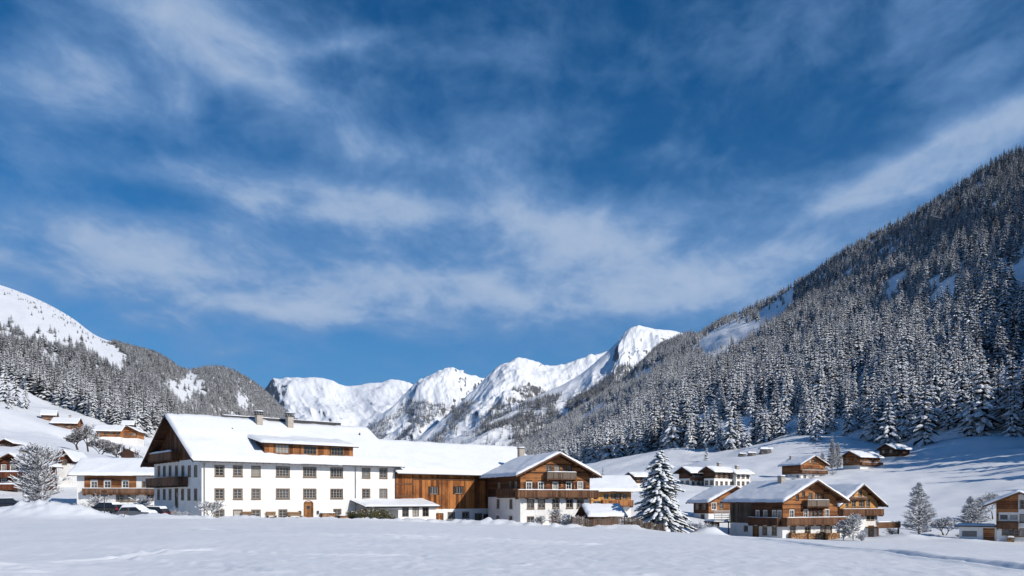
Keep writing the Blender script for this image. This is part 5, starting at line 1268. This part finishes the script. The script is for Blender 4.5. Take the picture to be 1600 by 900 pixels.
for k_, (px, tp, Z, sp, lb) in enumerate(((843, 803, 110, .6, 'frosted shrub before the chalet, left of its arched door'), (868, 793, 110.5, .55, 'tallest frosted shrub, in front of the arched door of the chalet'), (889, 806, 109, .6, 'low frosted shrub before the chalet, right of its arched door'),
        (905, 803, 107, .7, 'dark bush leaning on the low shed'), (1333, 801, 119.5, .6, 'round snow covered shrub before the honey coloured chalet'), (1318, 812, 120, .5, 'snowy shrub at the corner of the weathered chalet'),
        (1346, 830, 118, .6, 'low dark snowy bush in front of the round shrub'), (152, 768, 112, 1.1, 'snow capped bush before the long snow roofed house'), (112, 783, 103, 1.2, 'snow capped hedge bush right of the fruit tree'), (128, 782, 104, 1.2, 'dark hedge bush between fruit tree and parked cars'),
        (222, 772, 125, 1.0, 'small snowy bush beside the shaded gable of the inn'), (270, 792, 100.5, 1.2, 'withered bush at the foot of the shaded inn gable, left'), (291, 797, 98.5, 1.2, 'withered bush at the foot of the shaded inn gable, right'), (1086, 812, 118, 1.1, 'snowy hedge bush right of the big spruce'), (1108, 814, 119, 1.1, 'snowy hedge bush before the carport'), (1395, 822, 140, 1.1, 'snowy bush between terrace and tall bare tree'), (985, 806, 112, 1.1, 'snowy bush left under the big spruce'),
        (178, 780, 116, 1.2, 'snowy hedge bush behind the half buried car, before the balcony house'), (240, 787, 108, 1.0, 'dark hedge bush touching the shaded foot of the inn gable'), (1268, 740, 243, 3.4, 'frosted bush right below the left hillside chalet'), (1300, 734, 256, 3.4, 'frosted bush between left and middle hillside chalets, on the slope'), (1240, 743, 240, 2.8, 'frosted bush at the white base of the left hillside chalet'),
        (1374, 722, 285, 3.0, 'frosted bush between middle and dark hillside chalets'), (1410, 830, 138, 1.2, 'low snowy bush left of the tall bare tree'), (1455, 833, 136, 1.0, 'low snowy bush right of the tall bare tree'), (1497, 832, 138, 1.2, 'low snowy bush before the garage of the right edge house'), (1128, 757, 205, 2.4, 'frosted bush below the row of white roofed houses, middle'), (1160, 757, 207, 2.4, 'frosted bush below the row of white roofed houses, right'),
        (30, 776, 104, 1.3, 'snowy bush left of the fruit tree, by the left chalet'), (86, 780, 101, 1.2, 'snowy bush close right of the fruit tree'), (700, 812, 119, .7, 'small dark bush at the white barn plinth'))):
    plant_tree('shrub', lb, 'shrub', px, Z, tp, 70 + k_, sp * 2.9, conical='round', r0=.05, snow=.9 if k_ not in (0, 1, 2, 11, 12) else .55, kids=(2, 3), fine=1.7, upw=.3, names=('stems', 'twigs'))

m_olive = mat('olive_leaves', (0.07, 0.07, 0.025), .8, .2)
_g = nd(m_olive, 'ShaderNodeNewGeometry'); lk(m_olive, ramp(m_olive, _g.outputs['Random Per Island'], [(0, (.03, .035, .012)), (.6, (.08, .08, .03)), (1, (.16, .13, .055))]), bsdf(m_olive).inputs['Base Color'])
def leaf_bush(label, px, Z, top_py, w, seed, snow=.15, base=None):
    q = P(px, 800, Z); zb = g1(q[0], q[1]) if base is None else base; H = CZ - (top_py - HY) / F * Z - zb; r = random.Random(seed)
    e = empty('evergreen_bush', (q[0], q[1], zb)); tag(e, label, 'shrub'); lf = MB(); st = MB(); sn = MB()
    lobes = [(r.uniform(-.45, .45) * w, r.uniform(-.3, .3) * w, r.uniform(.3, .85) * H, r.uniform(.3, .5) * w) for _ in range(7)]
    for _ in range(1500):
        lx, ly, lz, lr = r.choice(lobes); a = r.uniform(0, 6.28); c = r.uniform(-1, 1); rr_ = lr * r.uniform(.6, 1.05); s = math.sqrt(1 - c * c)
        p = Vector((lx + rr_ * s * math.cos(a), ly + rr_ * s * math.sin(a), max(.02, lz + rr_ * c * .9))); d = Vector((r.uniform(-1, 1), r.uniform(-1, 1), r.uniform(-.4, .9))).normalized() * r.uniform(.07, .14); s2 = d.orthogonal().normalized() * .05
        (sn if (r.random() < snow and c > .3) else lf).add([p, p + d * .5 + s2, p + d, p + d * .5 - s2], [(0, 1, 2, 3)])
    for k in range(6): l = lobes[k]; st.tube((l[0] * .2, l[1] * .2, -.2), (l[0], l[1], l[2]), .03, .015, 4)
    lf.build('leaves', m_olive, e); st.build('stems', m_bark, e)
    if sn.f: sn.build('snow_load', m_tsnow, e)
for k_, (px, Z, tp, w, lb) in enumerate(((548, 110.5, 795, 1.0, 'olive bush at the left end of the porch annex'), (563, 109.5, 797, 1.2, 'olive bush beside the left pillar of the porch annex'), (580, 109.8, 793, 1.5, 'tall olive bush in front of the open porch'), (597, 111, 795, 1.3, 'olive bush right of the tall one at the open porch'), (614, 112, 803, .9, 'small olive bush beside the white wall of the porch annex'))):
    leaf_bush(lb, px, Z, tp, w, 90 + k_, base=-.85)
for k_, (px, Z, tp, w, lb) in enumerate(((950, 112, 799, 1.0, 'dark round evergreen above the low shed roof'),)): pass

# loose conifers standing on the meadows
def lone(px, base_py, Z, h, kd, label):
    q = P(px, base_py, Z); single_tree((q[0], q[1], g1(q[0], q[1]) - .2), h, kd, label, None, rr)
for a in ((1140, 700, 440, 27, 2, 'broad snow laden spruce standing out at the forest edge above the big spruce'), (1325, 700, 290, 6.0, 5, 'tiny dark spruce behind the middle hillside chalet'), (942, 742, 300, 6, 5, 'small lone spruce over the roof of the honey boarded house'),
          (1104, 716, 400, 9, 3, 'small lone spruce on the open snow below the right forest'), (1275, 690, 385, 22, 0, 'slender spruce at the forest edge above the left hillside chalet'), (1388, 696, 330, 23, 2, 'full snowy spruce right behind the dark hillside chalet'), (1445, 692, 310, 27, 0, 'large snowy spruce standing right of the dark hillside chalet')):
    lone(*a)
for k_, (px, py, Z, h) in enumerate(((8, 640, 400, 21), (24, 645, 395, 19), (40, 655, 390, 15), (14, 650, 370, 13))):
    lone(px, py, Z, h, (0, 3, 4, 1)[k_], ['tall frosted spruce in the small clump at the left edge', 'second frosted spruce in the small clump at the left edge', 'right hand frosted spruce of the small clump at the left edge', 'short frosted spruce in the small clump at the left edge'][k_])

# boulders half buried on the hillside
def boulder(label, px, py, Z, s, seed):
    q = P(px, py, Z); r = random.Random(seed); b = MB(); n, m_ = 8, 5; vs = []
    for j in range(m_ + 1):
        for k in range(n):
            ph = math.pi * j / m_; th_ = 6.283 * k / n; rr_ = s * r.uniform(.75, 1.15); vs.append((rr_ * 1.4 * math.sin(ph) * math.cos(th_), rr_ * math.sin(ph) * math.sin(th_), rr_ * .8 * math.cos(ph)))
    b.add(vs, [(j * n + k, j * n + (k + 1) % n, (j + 1) * n + (k + 1) % n, (j + 1) * n + k) for j in range(m_) for k in range(n)])
    e = empty('boulder', (q[0], q[1], g1(q[0], q[1]) + s * .2)); tag(e, label, 'rock'); b.build('rock', m_rock, e)
    link('snow_cap', snow_cap(-s * 1.2, s * 1.2, -s * .8, s * .8, s * .55, s * .35), e)
boulder('dark boulder with snow cap on the open slope, right one of three', 1196, 700, 370, 2.6, 1)
boulder('dark boulder on the open slope, middle one of three', 1174, 703, 365, 1.7, 2)
boulder('small dark boulder on the open slope, left one of three', 1160, 701, 370, 1.5, 3)

# ------------------------------------------------------------------ picket fence
fa = P(893, 832, 104.5); fb = P(1038, 834, 104.5)
L = float(np.hypot(*(fb - fa)[:2])); zb = g1(fa[0], fa[1]); e = empty('picket_fence', (fa[0], fa[1], zb), math.atan2(fb[1] - fa[1], fb[0] - fa[0])); tag(e, 'weathered grey picket fence along the field before shed and spruce', 'fence')
zl = lambda x: g1(fa[0] + (fb[0] - fa[0]) * x / L, fa[1] + (fb[1] - fa[1]) * x / L) - zb
pk = MB(); rd = random.Random(8); x = 0.0
while x < L:
    z = zl(x); hgt = 1.0 + rd.uniform(-.1, .08); t = rd.uniform(-.04, .04); pk.prism([(x, -.04, z - .2), (x + .1, -.04, z - .2), (x + .1 + t, -.04, z + hgt - .06), (x + .05 + t, -.04, z + hgt), (x + t, -.04, z + hgt - .06)], (0, .025, 0)); x += rd.uniform(.135, .165)
tag(pk.build('pickets', m_grey, e), kind='stuff')
n = 7
for i in range(n + 1):
    x = L * i / n; z = zl(x); b = MB(); b.box(x - .06, x + .06, 0.0, .12, z - .4, z + 1.12); b.build('post', m_grey, e)
for hz in (.3, .78):
    b = MB()
    for i in range(n): x0, x1 = L * i / n, L * (i + 1) / n; b.prism([(x0, -.012, zl(x0) + hz), (x1, -.012, zl(x1) + hz), (x1, -.012, zl(x1) + hz + .08), (x0, -.012, zl(x0) + hz + .08)], (0, .04, 0))
    b.build('rail', m_grey, e)

# ------------------------------------------------------------------ benches, log stacks and barrels along the walls
m_log = wood('split_logs', (0.16, 0.075, 0.032), (0.46, 0.27, 0.14)); m_straw = wood('pale_planks', (0.26, 0.15, 0.07), (0.45, 0.29, 0.15))
def place_on(h, w, px, py): u, v = h.uv(w, px, py); return u
def log_stack(h, w, p0, p1, py, label, height=.9, seed=1, snow=True, out=.15):
    u0 = place_on(h, w, p0, py); u1 = place_on(h, w, p1, py); M = h.Mw @ h.frame(w, u0, 0); o = M.translation; Ld = u1 - u0; d = .55
    gz = g1(o.x, o.y - .6); e = bpy.data.objects.new('log_stack', None); COL.objects.link(e); e.matrix_world = Matrix.Translation((0, 0, gz - o.z)) @ M; tag(e, label, 'firewood')
    r = random.Random(seed); b = MB(); z = .08
    while z < height:
        x = .08
        while x < Ld - .05:
            rr_ = r.uniform(.07, .12); b.tube((x, -out - d + r.uniform(-.05, .05), z + r.uniform(-.02, .02)), (x, -out, z), rr_, rr_, 6, cap=True); x += rr_ * 2.02
        z += .17
    tag(b.build('logs', m_log, e), kind='stuff')
    f = MB(); f.box(-.05, 0, -out - d - .05, -out, -.2, height + .15); f.box(Ld, Ld + .05, -out - d - .05, -out, -.2, height + .15); f.build('rack', m_beam, e)
    if snow: link('snow_cap', snow_cap(-.1, Ld + .1, -out - d - .12, -out + .05, height + .12, .2), e)
def bench(h, w, p0, p1, py, label):
    u0 = place_on(h, w, p0, py); u1 = place_on(h, w, p1, py); M = h.Mw @ h.frame(w, u0, 0); o = M.translation; Ld = u1 - u0
    gz = g1(o.x, o.y - .6); e = bpy.data.objects.new('bench', None); COL.objects.link(e); e.matrix_world = Matrix.Translation((0, 0, gz - o.z)) @ M; tag(e, label, 'bench')
    b = MB()
    for k in range(3): b.box(0, Ld, -.78 + k * .16, -.64 + k * .16, .44, .49)
    b.build('seat', m_straw, e); b = MB()
    for k in range(2): b.box(0, Ld, -.30, -.26, .6 + k * .22, .76 + k * .22)
    b.build('backrest', m_straw, e)
    for x in (.1, Ld - .2): b = MB(); b.box(x, x + .1, -.76, -.26, -.2, .438); b.build('leg', m_beam, e)
    for x in (.1, Ld - .2): b = MB(); b.box(x, x + .08, -.258, -.2, -.2, 1.0); b.build('back_post', m_beam, e)
bench(inn, 'right', 376, 393, 808, 'wooden bench under the third ground floor window of the inn')
bench(inn, 'right', 414, 430, 808, 'left wooden bench of the pair left of the inn door'); bench(inn, 'right', 448, 470, 808, 'long right bench of the pair left of the inn door')
log_stack(inn, 'right', 500, 520, 808, 'short log stack right of the inn door', .8, 3); log_stack(inn, 'right', 528, 544, 809, 'low log stack between inn window and porch annex', .5, 4)
log_stack(c3, 'front', 1231, 1256, 838, 'left log stack before the weathered chalet', 1.0, 5, False); log_stack(c3, 'front', 1258, 1281, 838, 'middle log stack before the weathered chalet', 1.1, 6, False); log_stack(c3, 'front', 1284, 1306, 838, 'right log stack before the weathered chalet', 1.0, 7, False)
log_stack(barn, 'right', 758.5, 768, 813, 'small pale log stack in the dark barn opening beside the chalet', .9, 8, False, out=.1)
log_stack(hr, 'front', 1574, 1584, 838, 'small log stack against the house at the right edge', .6, 9)

# ------------------------------------------------------------------ parked cars
m_paint_d = mat('car_paint_dark', (0.015, 0.017, 0.022), .25, .5); m_paint_s = mat('car_paint_grey', (0.10, 0.11, 0.125), .3, .5)
m_tyre = mat('tyre_rubber', (0.015, 0.015, 0.015), .85, .2); m_red = mat('tail_light_red', (0.35, 0.012, 0.01), .3, .5); m_lamp = mat('lamp_lens', (0.6, 0.6, 0.58), .15, .5); m_cg = mat('car_glass', (0.02, 0.024, 0.03), .06, .6)
def car(label, px, Z, ang, paint, snow, seed, lift=0.0):
    q = P(px, 805, Z); zb = g1(q[0], q[1]) + lift; e = empty('parked_car', (q[0], q[1], zb), R(ang)); tag(e, label, 'car', None)
    # stations along x (front = +x): x, half width, belt z, bottom z
    st = [(-2.15, .72, .72, .45), (-2.05, .84, .92, .30), (-1.2, .88, .96, .26), (0, .89, .94, .25), (1.0, .88, .90, .26), (1.75, .84, .80, .28), (2.12, .70, .66, .38)]
    b = MB(); vs = []; n = 8
    for x, w, zt_, z0 in st: vs += [(x, -w * .9, z0), (x, -w, z0 + .15), (x, -w, zt_ - .12), (x, -w * .9, zt_), (x, w * .9, zt_), (x, w, zt_ - .12), (x, w, z0 + .15), (x, w * .9, z0)]
    fs = [(i * n + k, i * n + (k + 1) % n, (i + 1) * n + (k + 1) % n, (i + 1) * n + k) for i in range(len(st) - 1) for k in range(n)] + [tuple(range(n - 1, -1, -1)), tuple(range((len(st) - 1) * n, len(st) * n))]
    b.add(vs, fs); b.build('body', paint, e, None, False)
    cab = [(-1.95, .76, .93, .02), (-1.55, .70, 1.40, 1), (.15, .70, 1.46, 1), (.95, .76, .92, .02)]
    g = MB(); rf_ = MB()
    g.add([(-1.95, -.78, .93), (-1.95, .78, .93), (-1.55, .62, 1.42), (-1.55, -.62, 1.42), (.15, -.62, 1.45), (.15, .62, 1.45), (1.0, .76, .90), (1.0, -.76, .90)], [(0, 3, 2, 1), (4, 7, 6, 5), (0, 7, 4, 3), (1, 2, 5, 6)]); g.build('windows', m_cg, e)
    rf_.prism([(-1.6, -.64, 1.40), (-1.6, .64, 1.40), (.2, .64, 1.435), (.2, -.64, 1.435)], (0, 0, .05))
    for y in (-1, 1):
        for x0, x1, xa, xb in ((-.75, -.65, -.72, -.62),): rf_.prism([(x0, y * .775, .92), (x1, y * .775, .92), (xb, y * .63, 1.43), (xa, y * .63, 1.43)], (0, y * .02, 0))
    rf_.build('roof', paint, e)
    for x in (-1.3, 1.3):
        for y in (-.8, .8):
            t = MB(); t.tube((x, y - .1, .31), (x, y + .1, .31), .31, .31, 14, cap=True); o = t.build('wheel', m_tyre, e); c = MB(); sy = math.copysign(.105, y); c.tube((x, y + sy * .98, .31), (x, y + sy, .31), .19, .18, 10, cap=True); c.build('rim', m_metal, o)
    for y in (-.62, .62):
        t = MB(); t.box(-2.17, -2.08, y - .14, y + .14, .66, .86); t.build('tail_light', m_red, e); t = MB(); t.box(2.02, 2.12, y - .16, y + .16, .52, .64); t.build('headlight', m_lamp, e)
    for y in (-.93, .93): t = MB(); t.box(.75, .9, y - .08, y + .08, .92, 1.04); t.build('mirror', paint, e)
    if snow:
        gx, gy = np.meshgrid(np.linspace(0, 1, 40), np.linspace(0, 1, 16), indexing='ij'); x0, x1 = (-1.98, 2.0) if snow > 1 else (-1.7, .3)
        X = x0 + gx * (x1 - x0); top = np.interp(X, [-2.05, -1.95, -1.55, .15, 1.0, 1.75, 2.1], [.86, .93, 1.46, 1.5, .93, .84, .7]); wdt = np.interp(X, [-2.05, -1.95, -1.5, .15, 1.0, 2.1], [.74, .78, .66, .66, .80, .72]); Y = (gy * 2 - 1) * (wdt + .05)
        er = np.clip(np.minimum(np.minimum(gy, 1 - gy) * 8, np.minimum(gx, 1 - gx) * 14), 0, 1); Zc = top - .02 + .20 * snow * .6 * np.sqrt(1 - (1 - er) ** 2) * (1 + .2 * fbm(X * 2 + seed, Y * 2, 3)) - .10 * (1 - er) * (snow > 1)
        me = grid_mesh('snow_cap', np.stack([X, Y, Zc], -1), m_snow); me.flip_normals() if me.polygons[300].normal.z < 0 else None; link('snow_cap', me, e)
car('dark car with red tail light cut by the left picture edge', 12, 90, 62, m_paint_d, .5, 1, .35)
car('dark car half buried behind the snow bank, snow on roof', 163, 92, 168, m_paint_d, .8, 2, -.05)
car('grey car under a thick blanket of snow beside the half buried car', 216, 90.5, -8, m_paint_s, 1.7, 3, -.1)
car('dark car row end behind the snow blanketed car, beside the shaded inn gable', 236, 97, 172, m_paint_d, .7, 4, -.1)

# road sign and stake in the bank
q = P(163, 822, 84.5); zb = g1(q[0], q[1]); e = empty('sign_post', (q[0], q[1], zb), R(20)); tag(e, 'thin sign post with small dark boards in front of the half buried car', 'sign')
b = MB(); b.tube((0, 0, -.4), (0, 0, 2.5), .05, .045, 7, cap=True); b.build('post', m_dmetal, e); b = MB(); b.box(-.34, .34, -.075, -.052, 1.75, 2.05); b.build('sign_board', m_dmetal, e); b = MB(); b.box(-.26, .26, -.075, -.052, 2.1, 2.42); b.build('sign_board', m_dark, e)
q = P(191, 819, 84.5); zb = g1(q[0], q[1]); e = empty('snow_stake', (q[0], q[1], zb)); tag(e, 'leaning wooden stake in the snow bank by the snow blanketed car', 'stake'); b = MB(); b.tube((0, 0, -.3), (.55, .1, 1.1), .035, .03, 6, cap=True); b.tube((.28, .05, .42), (.05, 0, .85), .025, .02, 5, cap=True); b.build('pole', m_rail, e)

# ------------------------------------------------------------------ mountain air
m_haze = bpy.data.materials.new('mountain_air'); m_haze.use_nodes = True; nt = m_haze.node_tree; nt.nodes.clear()
_out = nt.nodes.new('ShaderNodeOutputMaterial'); _v = nt.nodes.new('ShaderNodeVolumePrincipled'); _v.inputs['Color'].default_value = (0.50, 0.70, 1.0, 1); _v.inputs['Density'].default_value = 1.1e-5; _v.inputs['Anisotropy'].default_value = 0.1
nt.links.new(_v.outputs[0], _out.inputs['Volume'])
b = MB(); b.box(-14000, 14000, -5000, 24000, -40, 1900); tag(b.build('haze', m_haze), 'thin bluish mountain air over the whole valley', None, kind='stuff')
